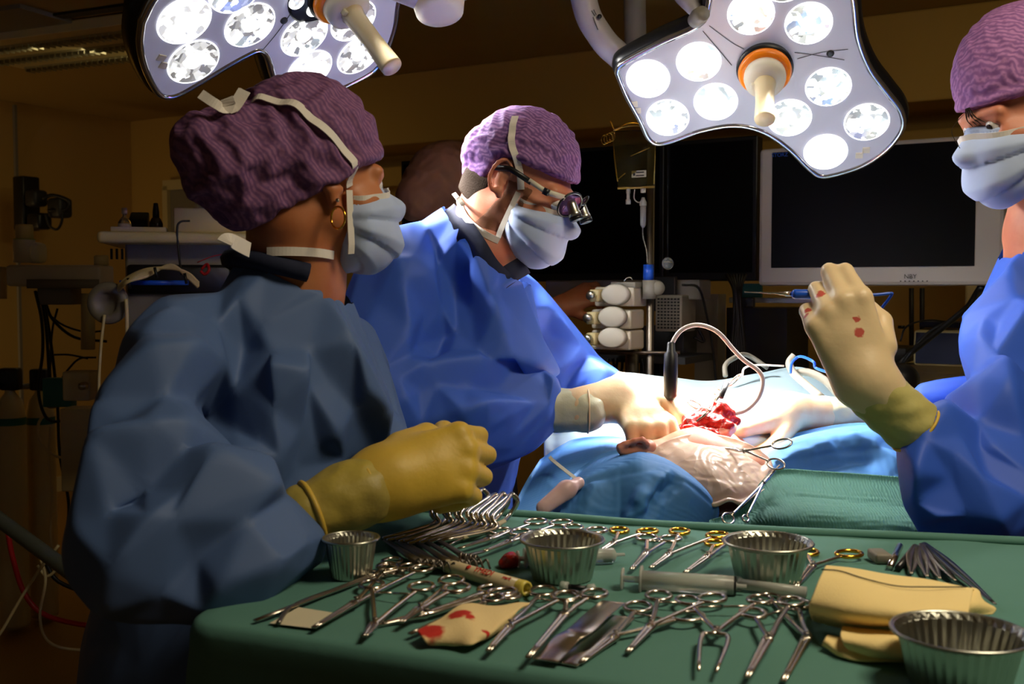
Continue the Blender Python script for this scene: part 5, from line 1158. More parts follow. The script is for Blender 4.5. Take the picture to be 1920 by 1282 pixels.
# things on the machine
zt = z0+.024
def on(px, Y): q = P(px, 440, Y); return np.array([q[0], Y, zt])
t = empty('white_tray_box', on(385, 2.95), 'pale rectangular box on the machine shelf beside the purple cap', 'box')
MB().box(on(398, 2.95)+np.array([0, 0, .034]), (.19, .16, .066), Ra).build('box', m_cream, t, bevel=.004)
MB().tube(spline([on(340, 2.86)+np.array([0, 0, .05]), on(330, 2.86)+np.array([0, 0, .045]), on(330, 2.86)+np.array([0, 0, .0])], 4), .003, 6).build('plug_lead', m_cable, t)
implicit_bag = [el(on(397, 2.95)+np.array([0, 0, .098]), (.045, .035, .03)), rc(on(375, 2.95)+np.array([0, 0, .075]), on(400, 2.95)+np.array([0, 0, .13]), .012, .018)]
tag(implicit('plastic_wrapper', implicit_bag, .01, .004, m_frost, fn=lambda V, Q: V+vnormals(V, Q)*(.004*snoise(V, 120, 3))[:, None]), 'crumpled clear wrapper on top of the pale box', 'wrapper')
t = empty('medicine_vial', on(234, 2.9), 'small clear medicine vial with white cap and paper label', 'vial')
b = on(234, 2.88); MB().lathe([(.017, 0), (.017, .03), (.012, .038), (.005, .045), (.005, .052)], b, (0, 0, 1), 20).build('glass', m_clear, t)
MB().lathe([(.0073, .052), (.0073, .068), (.0001, .068)], b, (0, 0, 1), 16).build('cap', m_white, t); MB().lathe([(.0176, .004), (.0176, .026)], b, (0, 0, 1), 24, cap=False).build('label', m_label, t)
t = empty('dark_bottle', on(293, 2.93), 'dark amber bottle with black pump top on the shelf', 'bottle')
b = on(293, 2.93); MB().lathe([(.018, 0), (.018, .03), (.013, .042), (.007, .048)], b, (0, 0, 1), 20).build('glass', m_amber, t); MB().lathe([(.009, .046), (.009, .06), (.006, .085), (.0001, .086)], b, (0, 0, 1), 16).build('pump_top', m_black, t)
MB().lathe([(.0186, .004), (.0186, .012)], b, (0, 0, 1), 24, cap=False).build('label', m_label, t)
tag(MB().box(on(262, 3.02)+np.array([0, 0, .03]), (.05, .06, .06), Ra@np.array([[1, 0, 0], [0, .9, -.4], [0, .4, .9]])).build('black_stand', m_black, bevel=.004), 'black wedge-shaped stand between vial and dark bottle', 'stand')
tag(MB().box(on(262, 2.86)+np.array([0, 0, .008]), (.14, .06, .014), Ra).build('paper_packet', m_label, bevel=.003), 'flat pale packet lying in front of the vial', 'packet')
# gas cylinders
for i, (x, lab) in enumerate(((14, 'cream gas cylinder at the far left edge'), (70, 'cream gas cylinder, the second from the left edge'))):
    b = P(x, 990-10*i, 3.9); b[2] = PZ(x, 1000, 0)[2]; Yc = 4.3+i*.15; b = P(x, 540, Yc); zt_ = P(0, 745, Yc)[2]; zb = P(0, 985, Yc)[2]
    t = empty('gas_cylinder', (b[0], Yc, .02), lab, 'gas cylinder', 'gas cylinders along the left wall')
    MB().lathe([(.055, 0), (.058, .02), (.058, zt_-.10), (.045, zt_-.03), (.02, zt_), (.018, zt_+.03)], (b[0], Yc, .02), (0, 0, 1), 28).build('cylinder', m_cream, t)
    MB().lathe([(.0590, 0), (.0585, .03)], (b[0], Yc, zt_-.11), (0, 0, 1), 28, cap=False).build('teal_band', m_teal, t)
    MB().box((b[0]+.005, Yc, zt_+.075), (.08, .05, .09)).build('regulator', m_black, t, bevel=.01)
    MB().cyl((b[0]-.03, Yc-.03, zt_+.05), (b[0]-.07, Yc-.06, zt_+.05), .012, 12).build('outlet', m_greyp, t)
t = empty('valve_box', P(152, 730, 3.3), 'pale metal valve box with dial beside the cylinders', 'valve box')
MB().box(P(152, 722, 3.3), (.085, .08, .09)).build('box', m_cream, t, bevel=.006); MB().lathe([(.012, 0), (.012, .02)], P(158, 723, 3.25), (0, -1, 0), 16).build('dial', m_foil, t)
MB().box(P(112, 735, 3.7), (.10, .05, .10)).build('teal_label_plate', m_teal, t, bevel=.004); MB().box(P(152, 840, 3.6), (.10, .1, .28)).build('pedestal', m_cream, t, bevel=.006)
tag(MB().tube(spline([P(2, 500, 3.9), P(2, 530, 3.9), P(2, 560, 3.9)], 4), .02, 12).build('hanging_bottle', m_cream), 'cream bottle shape cut by the left frame edge', 'bottle')
# hoses on the floor side
tag(MB().tube([P(-20, 960, 2.9)+(P(190, 1115, 2.6)-P(-20, 960, 2.9))*k/60 for k in range(61)], [.019+.0016*(k % 2) for k in range(61)], 12).build('corrugated_hose', m_hose), 'dark corrugated hose sloping behind the left gown', 'hose')
tag(MB().tube(spline([P(15, 1000, 3.0), P(25, 1050, 3.0), P(45, 1110, 3.0), P(80, 1150, 3.0), P(150, 1170, 3.0), P(230, 1175, 3.0)], 6), .0075, 10).build('red_hose', m_redp), 'dark red hose curving down left of the gown', 'hose')
for i, (pts, lab) in enumerate((([(110, 1022), (80, 1060), (40, 1120), (5, 1180), (-30, 1230)], 'pale cable crossing over the red hose to the left edge'), ([(20, 985), (60, 1020), (85, 1080), (75, 1150), (85, 1195), (120, 1215), (200, 1220)], 'pale cable hanging in a long loop below the red hose'), ([(150, 1010), (120, 1050), (90, 1080), (70, 1060)], 'short pale cable end by the corrugated hose'), ([(30, 985), (80, 1045), (110, 1090), (190, 1120)], 'black cable sagging under the corrugated hose'))):
    tag(MB().tube(spline([P(x, y, 2.8+.03*i) for x, y in pts], 6), .0042 if i != 3 else .006, 8).build('floor_cable', m_cable if i == 3 else m_wcable), lab, 'cable')
# ------------------------------------------------------------------ instrument table
T = 1.070
def TP(px, py, dz=.004): return PZ(px, py, T+dz)
far_l, far_r = PZ(650, 952, T)[:2], PZ(2100, 1020, T)[:2]
near_l, near_r = PZ(345, 1166, T)[:2], PZ(1190, 1288, T)[:2]
d_ = near_r-near_l; near_r = near_l+d_*2.5
t = empty('instrument_table', (.1, 1.2, 0), 'instrument table covered by a green cloth in the foreground', 'table')
cen = (far_l+far_r+near_l+near_r)/4
cor = [near_l, near_r, far_r, far_l]
sh = [c+(cen-c)*.03 for c in cor]
V = [(c[0], c[1], z) for z in (T-.03, T-.004) for c in sh]
MB().add(np.array(V), [[3, 2, 1, 0], [4, 5, 6, 7], [0, 1, 5, 4], [1, 2, 6, 5], [2, 3, 7, 6], [3, 0, 4, 7]]).build('table_top', m_steel_d, t, smooth=False)
for c in cor: q = c+(cen-c)*.12; MB().cyl((q[0], q[1], .02), (q[0], q[1], T-.03), .014, 12).build('leg', m_steel_d, t)
# cloth: rounded outline, flat top, hanging skirt with folds
def rounded(cor, r, n=8, per=26):
    out = []
    for i in range(4):
        a, b, c = cor[i-1], cor[i], cor[(i+1) % 4]; u = nrm(a-b); v = nrm(c-b)
        for k in range(n+1):
            s_ = k/n; out.append(((1-s_)**2)*(b+u*r)+2*s_*(1-s_)*b+s_*s_*(b+v*r))
        nb = b+v*r; ne = c+nrm(b-c)*r
        for k in range(1, per): out.append(nb+(ne-nb)*k/per)
    return np.array(out)
ol = rounded(cor, .035); K = len(ol)
tn = np.roll(ol, -1, 0)-np.roll(ol, 1, 0); tn /= np.linalg.norm(tn, axis=1)[:, None]; on_ = np.stack([tn[:, 1], -tn[:, 0]], 1)
ci = ol.mean(0); s_arc = np.r_[0, np.cumsum(np.linalg.norm(np.diff(ol, axis=0), axis=1))]
layers = []
for fr in np.linspace(0, .965, 26)[1:]:
    q = ci+(ol-ci)*fr; p3 = np.c_[q, np.full(K, T)]
    w = .0012*snoise(p3, 45, 3)+.0007*snoise(p3, 110, 9); p3[:, 2] += w*np.clip((1-fr)*8+.3, 0, 1); layers.append(p3)
for off, dz in ((-.006, 0), (0, -.003), (.004, -.012), (.005, -.03)): layers.append(np.c_[ol+on_*off, np.full(K, T+dz)])
for j in range(1, 22):
    h = j/21; amp = .022*h**.8; wv = np.sin(s_arc*21+.6*np.sin(s_arc*9))*.7+.5*np.sin(s_arc*47+2)
    layers.append(np.c_[ol+on_*(.006+amp*wv+.02*h)[:, None], T-.03-.42*h+.008*np.sin(s_arc*14)*h])
V = [np.array([[ci[0], ci[1], T]])]+layers; Fc = []
for k in range(K): Fc.append([0, 1+k, 1+(k+1) % K])
for i in range(len(layers)-1):
    for k in range(K): a = 1+i*K; Fc.append([a+k, a+K+k, a+K+(k+1) % K, a+(k+1) % K])
tag(obj('table_cloth', np.concatenate(V), Fc, m_green), 'green cloth covering the instrument table and hanging down its front', 'cloth')
# fold of cloth along the far edge
fe = [PZ(x, y, T)+np.array([0, 0, .002]) for x, y in ((700, 955), (900, 962), (1050, 972), (1200, 984), (1350, 992), (1500, 1000), (1700, 1008), (1920, 1018), (2050, 1022))]
tag(MB().tube(spline(fe, 10), .008, 10, flat=.8).build('cloth_edge_roll', m_green), 'rolled seam of the green cloth along the table\'s far edge', 'cloth')
# ---- instruments
def bar(mb, pts, w, h=None, n=8): mb.tube(pts, w, n, up=(0, 0, 1), flat=(h or .75))
def ringpts(c, rx, ry, ang, n=22, tilt=0):
    a = np.arange(n)*2*np.pi/n; u = np.array([math.cos(ang), math.sin(ang), 0]); v = np.array([-math.sin(ang), math.cos(ang), 0])
    return c+rx*np.cos(a)[:, None]*u+ry*np.sin(a)[:, None]*v
GR = 'surgical instruments on the green table'
def ringed(name, label, cat, r1, r2, piv, tip, rpx=24, gold=False, w=.0024, jaw='closed', m=None, z=.004, bend=None, open_=0, fine=1.0, toothed=False):
    m = m or m_steel; z1, z2 = z+.001, z+.0045
    A, B = TP(*r1, z1), TP(*r2, z2); Pv = TP(*piv, z+.003); Tp = TP(*tip, z+.001)
    rt = empty(name, Pv, label, cat, GR); rr_ = .0115*fine if rpx is None else np.linalg.norm(TP(r1[0]+rpx, r1[1], z)-TP(*r1, z))
    ax = nrm(Tp-Pv); sd = np.cross((0, 0, 1), ax)
    for k, (C_, sgn) in enumerate(((A, 1), (B, -1))):
        side = np.sign(np.dot(C_-Pv, sd)) or sgn
        if k == 1 and side == s0: side = -s0
        s0 = side
        d = nrm(Pv-C_); ang = math.atan2(d[1], d[0]); e = C_+d*rr_*.95
        mb = MB(); mb.tube(ringpts(C_, rr_*1.12, rr_*.88, ang), w*.95, 8, closed=True)
        mi = None
        if gold: mb.build('finger_ring', m_gold, rt); mb = MB()
        mid = e+(Pv-e)*.18-sd*side*.000; L = np.linalg.norm(Pv-e)
        j1 = Pv-sd*side*(.0022+open_); end = Tp-sd*side*(.0012+open_*(.6 if jaw == 'par' else .0))
        pts = [e, mid, e+(Pv-e)*.6, Pv-ax*.006+sd*side*.002, Pv+ax*.006-sd*side*.002, j1+ax*.016, end]
        if bend is not None: pts.insert(-1, end-ax*.006+np.array([bend[0], bend[1], bend[2]])*-1.0)
        mb.tube(spline(pts, 4), np.interp(np.linspace(0, 1, (len(pts)-1)*4+1), [0, .1, .5, .62, .7, 1], [w*.8, w, w*1.05, w*1.7, w*1.25, w*.6]), 8, up=(0, 0, 1), flat=.75)
        h = mb.build('handle', m, rt)
    MB().lathe([(.0030, 0), (.0028, .0012), (.0012, .0015)], Pv+np.array([0, 0, .0042]), (0, 0, 1), 12).build('pivot_screw', m_steel_d, rt)
    a_ = A+(Pv-A)*.22; b_ = B+(Pv-B)*.22
    if not gold and np.linalg.norm(a_-b_) < .06: MB().tube([a_, a_+(b_-a_)*.48], .0014, 6).build('ratchet', m, rt); MB().tube([b_, b_+(a_-b_)*.48], .0014, 6).build('ratchet', m, rt)
    return rt
I = [('long_curved_clamp', 'long curved clamp with golden sheen, nearest the blue sleeve', 'clamp', (735, 1052), (770, 1062), (700, 1078), (478, 1163), 20, 0),
 ('hooked_clamp', 'clamp with a downturned tip lying above the stained paper', 'clamp', (727, 1062), (790, 1066), (668, 1128), (588, 1176), 22, 0),
 ('clamp', 'clamp whose open shanks form a V, left of the yellow gauze', 'clamp', (697, 1096), (790, 1100), (703, 1168), (684, 1192), 25, 0),
 ('clamp', 'clamp with stacked rings left of the marker\'s middle', 'clamp', (846, 1088), (855, 1102), (788, 1140), (752, 1166), 25, 0),
 ('heavy_clamp', 'heavy angled clamp whose rings touch the marker pen', 'clamp', (924, 1105), (942, 1112), (800, 1150), (706, 1172), 27, 0),
 ('clamp', 'clamp running under the blood stained gauze', 'clamp', (956, 1118), (925, 1122), (858, 1150), (768, 1188), 20, 0),
 ('clamp', 'clamp with two rings under the first foil cup, tip by the gauze', 'clamp', (1018, 1108), (1062, 1117), (958, 1172), (915, 1220), 27, 0),
 ('clamp', 'clamp with large right ring left of the flat retractor', 'clamp', (1061, 1120), (1114, 1113), (1060, 1150), (990, 1232), 26, 0),
 ('clamp', 'long clamp crossing the flat retractor\'s lower end', 'clamp', (1196, 1138), (1290, 1156), (1155, 1192), (1088, 1242), 28, 0),
 ('clamp', 'clamp crossing over its neighbour right of the retractor', 'clamp', (1235, 1117), (1335, 1122), (1222, 1172), (1176, 1222), 26, 0),
 ('clamp', 'clamp with open parallel jaws in the front middle', 'clamp', (1290, 1126), (1425, 1124), (1343, 1184), (1326, 1258), 24, 0),
 ('clamp', 'clamp right of the one with open jaws, tip at the front edge', 'clamp', (1412, 1150), (1483, 1128), (1440, 1196), (1400, 1270), 26, 0),
 ('needle_holder', 'needle holder lying next to the stack of yellow gauze', 'needle holder', (1445, 1122), (1496, 1132), (1512, 1196), (1468, 1277), 26, 0),
 ('scissors', 'slim scissors left of the first foil cup, upper pair', 'scissors', (940, 996), (1005, 978), (918, 1010), (860, 1028), 22, 0),
 ('scissors', 'slim scissors touching the first foil cup\'s rim', 'scissors', (977, 998), (1052, 980), (958, 1014), (905, 1034), 22, 0),
 ('scissors', 'dark ringed scissors behind the first foil cup', 'scissors', (1075, 989), (1118, 994), (1060, 1018), (1005, 1050), 20, 0),
 ('needle_holder', 'gold ringed needle holder beside the short syringe', 'needle holder', (1161, 994), (1214, 996), (1152, 1017), (1122, 1034), 19, 1),
 ('curved_scissors', 'curved dark ringed scissors between the gold ringed tools', 'scissors', (1213, 1008), (1257, 1010), (1212, 1036), (1184, 1067), 21, 0),
 ('needle_holder', 'gold ringed needle holder with its rings behind all others', 'needle holder', (1274, 996), (1345, 1003), (1256, 1038), (1220, 1064), 20, 1),
 ('needle_holder', 'gold ringed needle holder partly behind the second foil cup', 'needle holder', (1340, 1018), (1375, 1012), (1328, 1042), (1284, 1073), 19, 1),
 ('needle_holder', 'gold ringed needle holder right of the second foil cup', 'needle holder', (1512, 1034), (1592, 1038), (1524, 1060), (1492, 1100), 24, 1)]
for i, (nm, lab, cat, r1, r2, pv, tp, rp, g) in enumerate(I):
    kw = {}
    if i == 10: kw = dict(open_=.010, jaw='par')
    ringed(nm, lab, cat, r1, r2, pv, tp, rp, bool(g), w=.0027 if i != 4 else .0036, z=.003+.0022*(i % 4), **kw)
# long curved rods beside the sleeve
rt = empty('curved_probe', TP(640, 1100), 'thin curved golden brown probe bending toward the front left', 'probe', GR)
MB().tube(spline([TP(752, 1072), TP(660, 1096), TP(590, 1118), TP(543, 1140), TP(522, 1168)], 8), .0022, 8).build('shaft', m_steel_d, rt); MB().lathe([(.004, -.004), (.004, .004)], TP(752, 1072, .006), (1, .2, 0), 10).build('handle', m_steel_d, rt)
tag(MB().add(np.array([TP(505, 1168, .001), TP(590, 1178, .001), TP(636, 1150, .001), TP(560, 1138, .001), TP(505, 1168, .002), TP(590, 1178, .002), TP(636, 1150, .002), TP(560, 1138, .002)]), [[0, 1, 2, 3], [7, 6, 5, 4], [0, 4, 5, 1], [1, 5, 6, 2], [2, 6, 7, 3], [3, 7, 4, 0]]).build('stained_paper', m_label, smooth=False), 'stained pale paper under the curved clamps at left', 'paper')
# retractors with raised loop handles
tops = [(846, 926), (872, 920), (905, 916), (928, 926), (943, 924), (960, 925)]
knee = [(812, 962), (836, 960), (858, 962), (880, 964), (898, 966), (918, 968)]
lows = [(722, 1012), (745, 1014), (762, 1018), (783, 1016), (800, 1014), (822, 1012)]
rtl = ['leftmost loop-handled retractor, half under the yellow glove', 'loop-handled retractor, second from the yellow glove', 'loop-handled retractor, third from the yellow glove', 'loop-handled retractor, fourth from the yellow glove', 'loop-handled retractor, second from the scalpel', 'loop-handled retractor nearest the scalpel']
for i, (a, b, c) in enumerate(zip(tops, knee, lows)):
    lo = TP(*c, .006); kn = PZ(b[0], b[1], T+.012+.004*i*0); zt2 = T+.045
    kn = TP(b[0]+4, b[1]+22, .010); k2 = P(b[0], b[1], kn[1]+.012); top = P(a[0], a[1], k2[1]+.085); low2 = P(a[0]-6, a[1]+42, top[1]-.004)
    rt = empty('retractor', lo, rtl[i], 'retractor', GR)
    pts = [lo, kn, k2, top, top+np.array([.006, .004, -.008]), low2, low2-nrm(top-k2)*.06]
    d_ = np.zeros(3)
    for s_ in (-1, 1): MB().tube(spline([p+s_*np.array([.0035, -.006, 0]) for p in (lo, kn, k2)]+[k2+(top-k2)*.5+s_*np.array([.003, -.006, 0]), top, ], 5), .0031, 8).build('wire_arm', m_steel, rt)
    MB().tube(spline([top, top+np.array([.008, .0, -.012]), low2, low2-nrm(top-k2)*.045, kn+np.array([.006, 0, .002])], 5), .0034, 8).build('loop', m_steel, rt)
    e = TP(c[0]+70, c[1]+44, .010); bl = MB(); bl.tube([lo, lo+(e-lo)*.6, e], [.004, .006, .010], 6, up=(0, 0, 1), flat=.25); bl.build('blade', m_steel_d, rt)
    for k in range(3):
        q = e+np.array([-.008+.008*k, -.002*k, .002]); MB().tube(spline([q, q+np.array([.005, -.003, .004]), q+np.array([.009, -.006, -.006])], 4), .0014, 6).build('claw', m_steel_d, rt)
rt = empty('rake_retractor', TP(880, 1045), 'small rake with four curved prongs behind the marker pen', 'rake', GR)
MB().tube(spline([TP(905, 1034, .012), TP(880, 1040, .014), TP(868, 1043, .014)], 4), .0035, 8, flat=.5).build('bar', m_steel_d, rt)
for k in range(4):
    q = TP(869+k*9, 1040+k*1.5, .014); MB().tube(spline([q, q+np.array([-.003, -.004, .002]), q+np.array([-.004, -.008, -.010])], 4), .0019, 6).build('prong', m_steel_d, rt)
rt = empty('scalpel', TP(900, 1000), 'pale handled scalpel behind the slim scissors', 'scalpel', GR)
MB().tube([TP(945, 977, .008), TP(905, 994, .007), TP(868, 1008, .006)], [.0042, .0048, .0042], 10, flat=.7).build('handle', m_handle, rt)
MB().tube([TP(868, 1008, .006), TP(848, 1018, .005), TP(824, 1029, .004)], [.0022, .0016, .0008], 6, flat=.5).build('blade', m_steel, rt)
# foil cups
def cup(c_px, w_px, label, h=.045, name='foil_cup'):
    c = PZ(c_px[0], c_px[1], T+h); r = w_px/2*np.linalg.norm(c[:2])/F*1.0
    r = np.linalg.norm(PZ(c_px[0]+w_px/2, c_px[1], T+h)-c); b = np.array([c[0], c[1], T+.002])
    n = 72; prof = [(r*.70, 0), (r*.72, .001), (r*.90, h*.9), (r*.955, h*.985), (r, h), (r*1.0, h-.0015), (r*.985, h-.003), (r*.955, h-.0012), (r*.89, h*.88), (r*.70, .003), (.0005, .003)]
    rt = empty(name, b, label, 'foil cup', 'foil cups on the green table'); V = []; Fc = []
    for j, (rr_, hh) in enumerate(prof):
        for k in range(n):
            a = 2*np.pi*k/n; fl = .011*r*(1 if k % 2 else -1)*(1 if j in (1, 2, 8) else .0)
            V.append((b[0]+(rr_+fl)*math.cos(a), b[1]+(rr_+fl)*math.sin(a), b[2]+hh))
    for j in range(len(prof)-1):
        for k in range(n): Fc.append([j*n+k, j*n+(k+1) % n, (j+1)*n+(k+1) % n, (j+1)*n+k])
    Fc.append(list(range(n))[::-1]); obj('wall', np.array(V), Fc, m_foil, rt, smooth=False)
    MB().tube([(b[0]+r*1.0*math.cos(a), b[1]+r*1.0*math.sin(a), b[2]+h-.001) for a in np.arange(60)*math.pi/30], .0017, 6, closed=True).build('rolled_rim', m_foil, rt)
cup((1054, 1012), 156, 'foil cup with crimped rim, left of the two behind the syringe')
cup((1440, 1017), 164, 'foil cup right of the long syringe, reflecting gold')
cup((1800, 1186), 246, 'large foil cup at the front right corner')
cup((658, 1010), 104, 'dark foil cup in the shadow of the yellow glove')
# syringes
def syr(label, a, b, r, plunger, z=.010, frac=.85):
    A, B = TP(*a, z), TP(*b, z); d = nrm(B-A); L = np.linalg.norm(B-A); rt = empty('syringe', A, label, 'syringe', GR)
    MB().lathe([(r, 0), (r, L), (r*.9, L+.001), (r*.25, L+.004), (r*.22, L+.014), (r*.0+.0004, L+.014)], A, d, 24).build('barrel', m_frost, rt)
    MB().lathe([(r*1.5, -.0015), (r*1.5, .0008)], A, d, 20).build('flange', m_frost, rt)
    MB().lathe([(r*.93, L*frac), (r*.93, L*frac+.010)], A, d, 20).build('stopper', m_black, rt)
    mb = MB(); mb.cyl(A-d*plunger, A+d*L*frac, r*.35, 10); mb.lathe([(r*1.15, 0), (r*1.15, .002)], A-d*plunger, d, 20); mb.build('plunger', m_frost, rt)
    return rt
syr('long clear syringe with black stopper in front of the foil cups', (1203, 1087), (1375, 1098), .0105, .022, frac=.93)
syr('short syringe lying behind the first foil cup', (985, 1047), (1150, 1040), .0085, .010, frac=.88)
rt = empty('plastic_tube', TP(1450, 1104), 'greyish clear tube lying in front of the second foil cup', 'tube', GR)
MB().cyl(TP(1385, 1094, .008), TP(1512, 1110, .008), .0058, 16).build('tube', m_frost, rt); MB().lathe([(.008, 0), (.008, .006), (.005, .010)], TP(1378, 1093, .008), TP(1512, 1110, .008)-TP(1378, 1093, .008), 16).build('connector', m_clear, rt)
tag(implicit('bloody_swab', [el(TP(957, 1050, .009), (.011, .009, .008)), el(TP(949, 1055, .006), (.009, .008, .005)), el(TP(960, 1046, .014), (.006, .006, .005))], .01, .002, m_blood, fn=lambda V, Q: V+vnormals(V, Q)*(.0012*snoise(V, 500, 2))[:, None]), 'blood soaked swab at the short syringe\'s end', 'swab')
# marker pen
rt = empty('marker_pen', TP(910, 1080, .008), 'cream marker pen with red lettering and hollow yellow end', 'marker pen', GR)
A, B = TP(836, 1060, .0085), TP(988, 1104, .0085); d = nrm(B-A); L = np.linalg.norm(B-A)
MB().lathe([(.0001, 0), (.0070, .0), (.0076, .002), (.0082, L*.1), (.0084, L-.012)], A, d, 28).build('barrel', m_handle, rt)
MB().lathe([(.0084, L-.012), (.0086, L-.004), (.0080, L), (.0055, L), (.0052, L-.008), (.0001, L-.008)], A, d, 28, cap=False).build('end_cap', mat('yellow_cap', (220, 200, 90), .35), rt)
sd = nrm(np.cross(d, (0, -.75, .65))); upn = np.cross(sd, d); upn = upn if upn[2] > 0 else -upn
m_rink = mat('red_ink', (200, 40, 30), .5)
nn_ = nrm(np.array([0, -.62, .78])-np.dot(np.array([0, -.62, .78]), d)*d)
up_ = np.cross(nn_, d)
text('lettering', 'YMEDI', A+d*L*.52+nn_*.0086, d, up_, .0105, m_rink, rt); text('lettering', 'mark', A+d*L*.80+nn_*.0086, d, up_, .006, m_rink, rt)
MB().lathe([(.0032, 0), (.0032, .0004)], A+d*L*.33+nn_*.0083, nn_, 16).build('logo_dot', m_rink, rt)
# blood stained gauze
def sheet(name, rows, m, label, cat, n=(36, 36), amp=.0012, solid=.0015, seed=1, freq=120, **k):
    V, Q, a_, b_ = loft([[tuple(q) for q in r] for r in rows], *n) if not k.get('raw') else k['raw']
    V = V+np.array([0, 0, 1])*(amp*snoise(V, freq, seed))[:, None]
    return tag(obj(name, V, Q, m, sub=1, solid=solid), label, cat)
def lz(pts, z): return np.array([PZ(x, y, T+z) for x, y in pts])
def zsheet(rows, n):
    return loft([spline(np.array([PZ(x, y, T+z) for x, y, z in r]), 12) for r in rows], *n)
g_mat = mat('blood_stained_gauze', (236, 208, 150), .85, bump=[(500, .5, .001, 'noise')]); nt = g_mat.node_tree; N_ = nt.nodes; L_ = nt.links
stains(nt, [(TP(806, 1190, .009), .016), (TP(788, 1182, .009), .012), (TP(862, 1156, .016), .014), (TP(880, 1163, .016), .007), (TP(908, 1192, .008), .005)])
rows = [[(782, 1182, .012), (840, 1150, .014), (885, 1130, .016), (930, 1138, .013), (997, 1131, .010)], [(795, 1198, .010), (850, 1168, .016), (890, 1155, .018), (935, 1160, .013), (970, 1148, .010)],
        [(805, 1208, .004), (850, 1195, .010), (890, 1185, .014), (920, 1180, .012), (955, 1162, .008)], [(835, 1208, .003), (862, 1212, .004), (885, 1212, .006), (905, 1200, .006), (945, 1175, .005)]]
V, Q, _, _ = zsheet(rows, (36, 30)); V[:, 2] += .0015*snoise(V, 150, 3); tag(obj('stained_gauze', V, Q, g_mat, sub=1, solid=.0016), 'yellowish gauze pad with red blood stains in the foreground', 'gauze')
# flat bent retractors
def strip(label, pts, w, name='flat_retractor'):
    rt = empty(name, TP(*pts[0][:2]), label, 'flat retractor', GR); P3 = [PZ(x, y, T+z) for x, y, z in pts]
    mb = MB(); sp = spline(P3, 8); T_ = np.gradient(sp, axis=0); V = []
    for p, t_ in zip(sp, T_):
        s_ = nrm(np.cross(t_, (0, 0, 1))); n_ = nrm(np.cross(s_, t_))
        V += [p+s_*w/2+n_*.0007, p-s_*w/2+n_*.0007, p-s_*w/2-n_*.0007, p+s_*w/2-n_*.0007]
    Fc = []; m_ = len(sp)
    for i in range(m_-1):
        for k in range(4): Fc.append([i*4+k, i*4+(k+1) % 4, i*4+4+(k+1) % 4, i*4+4+k])
    Fc += [[3, 2, 1, 0], [4*m_-4, 4*m_-3, 4*m_-2, 4*m_-1]]
    mb.add(np.array(V), Fc).build('blade', m_steel, rt, bevel=.0004)
strip('shiny flat bent metal retractor on top of its dull twin', [(1150, 1128, .012), (1120, 1152, .014), (1090, 1180, .015), (1065, 1195, .012), (1045, 1215, .008), (1022, 1238, .006)], .024)
strip('dull flat retractor lying beneath the shiny one', [(1172, 1156, .004), (1140, 1185, .005), (1100, 1215, .005), (1062, 1245, .003)], .021)
# small connector piece
rt = empty('small_connector', TP(1085, 1100, .006), 'small black and clear connector in front of the first foil cup', 'connector', GR)
MB().cyl(TP(1062, 1100, .006), TP(1100, 1104, .006), .0035, 10).build('body', m_black, rt); MB().lathe([(.0055, 0), (.006, .008), (.003, .010)], TP(1066, 1100, .006), TP(1050, 1099, .006)-TP(1066, 1100, .006), 12).build('end', m_frost, rt); MB().lathe([(.005, 0), (.006, .008), (.003, .010)], TP(1100, 1104, .006), TP(1120, 1104, .006)-TP(1100, 1104, .006), 12).build('end', m_frost, rt)
# folded gauze stack
rt = empty('folded_gauze', TP(1680, 1120), 'thick folded yellow gauze with a dark stitched line', 'gauze', 'yellow gauze pads')
rows = [[(1560, 1096, .012), (1620, 1100, .012), (1700, 1112, .012), (1790, 1130, .010), (1830, 1136, .008)],
        [(1551, 1062, .040), (1620, 1068, .038), (1700, 1082, .036), (1780, 1096, .032), (1826, 1102, .030)],
        [(1540, 1078, .046), (1600, 1085, .046), (1690, 1108, .044), (1770, 1112, .040), (1822, 1118, .036)],
        [(1527, 1108, .040), (1600, 1122, .044), (1690, 1140, .043), (1770, 1142, .040), (1815, 1146, .034)],
        [(1517, 1138, .028), (1590, 1155, .032), (1690, 1166, .032), (1760, 1168, .030), (1812, 1166, .026)],
        [(1524, 1160, .008), (1590, 1174, .008), (1690, 1182, .008), (1760, 1184, .008), (1812, 1180, .008)]]
V, Q, _, _ = zsheet(rows, (46, 46)); V += vnormals(V, Q)*(.0012*snoise(V, 80, 3))[:, None]; top_layer = obj('top_pad', V, Q, m_gauze, rt, sub=1, solid=.002)
ln = [PZ(x, y, T+z) for x, y, z in ((1540, 1067, .0475), (1575, 1070, .0475), (1620, 1084, .048), (1680, 1098, .047), (1740, 1100, .044), (1812, 1100, .040))]
MB().tube(spline(ln, 6), .0007, 5).build('stitched_line', m_dark, rt)
rows = [[(1822, 1102, .028), (1835, 1108, .026), (1838, 1128, .02)], [(1800, 1120, .026), (1828, 1132, .022), (1866, 1140, .012)], [(1795, 1150, .016), (1825, 1152, .012), (1860, 1152, .008)]]
V, Q, _, _ = zsheet(rows, (16, 16)); obj('frayed_corner', V, Q, m_gauze, rt, sub=1, solid=.002)
tag(None or rt, rt['label'], 'gauze')
rows = [[(1580, 1176, .016), (1640, 1180, .018), (1720, 1190, .018)], [(1576, 1195, .018), (1640, 1202, .020), (1720, 1210, .020)], [(1590, 1215, .010), (1650, 1226, .012), (1720, 1232, .012)], [(1604, 1222, .004), (1650, 1235, .004), (1720, 1240, .004)]]
V, Q, _, _ = zsheet(rows, (24, 20)); V[:, 2] += .001*snoise(V, 140, 7); tag(obj('gauze_pad', V, Q, m_gauze, sub=1, solid=.002), 'yellow gauze pad, lower layer under the thick folded one', 'gauze', 'yellow gauze pads')
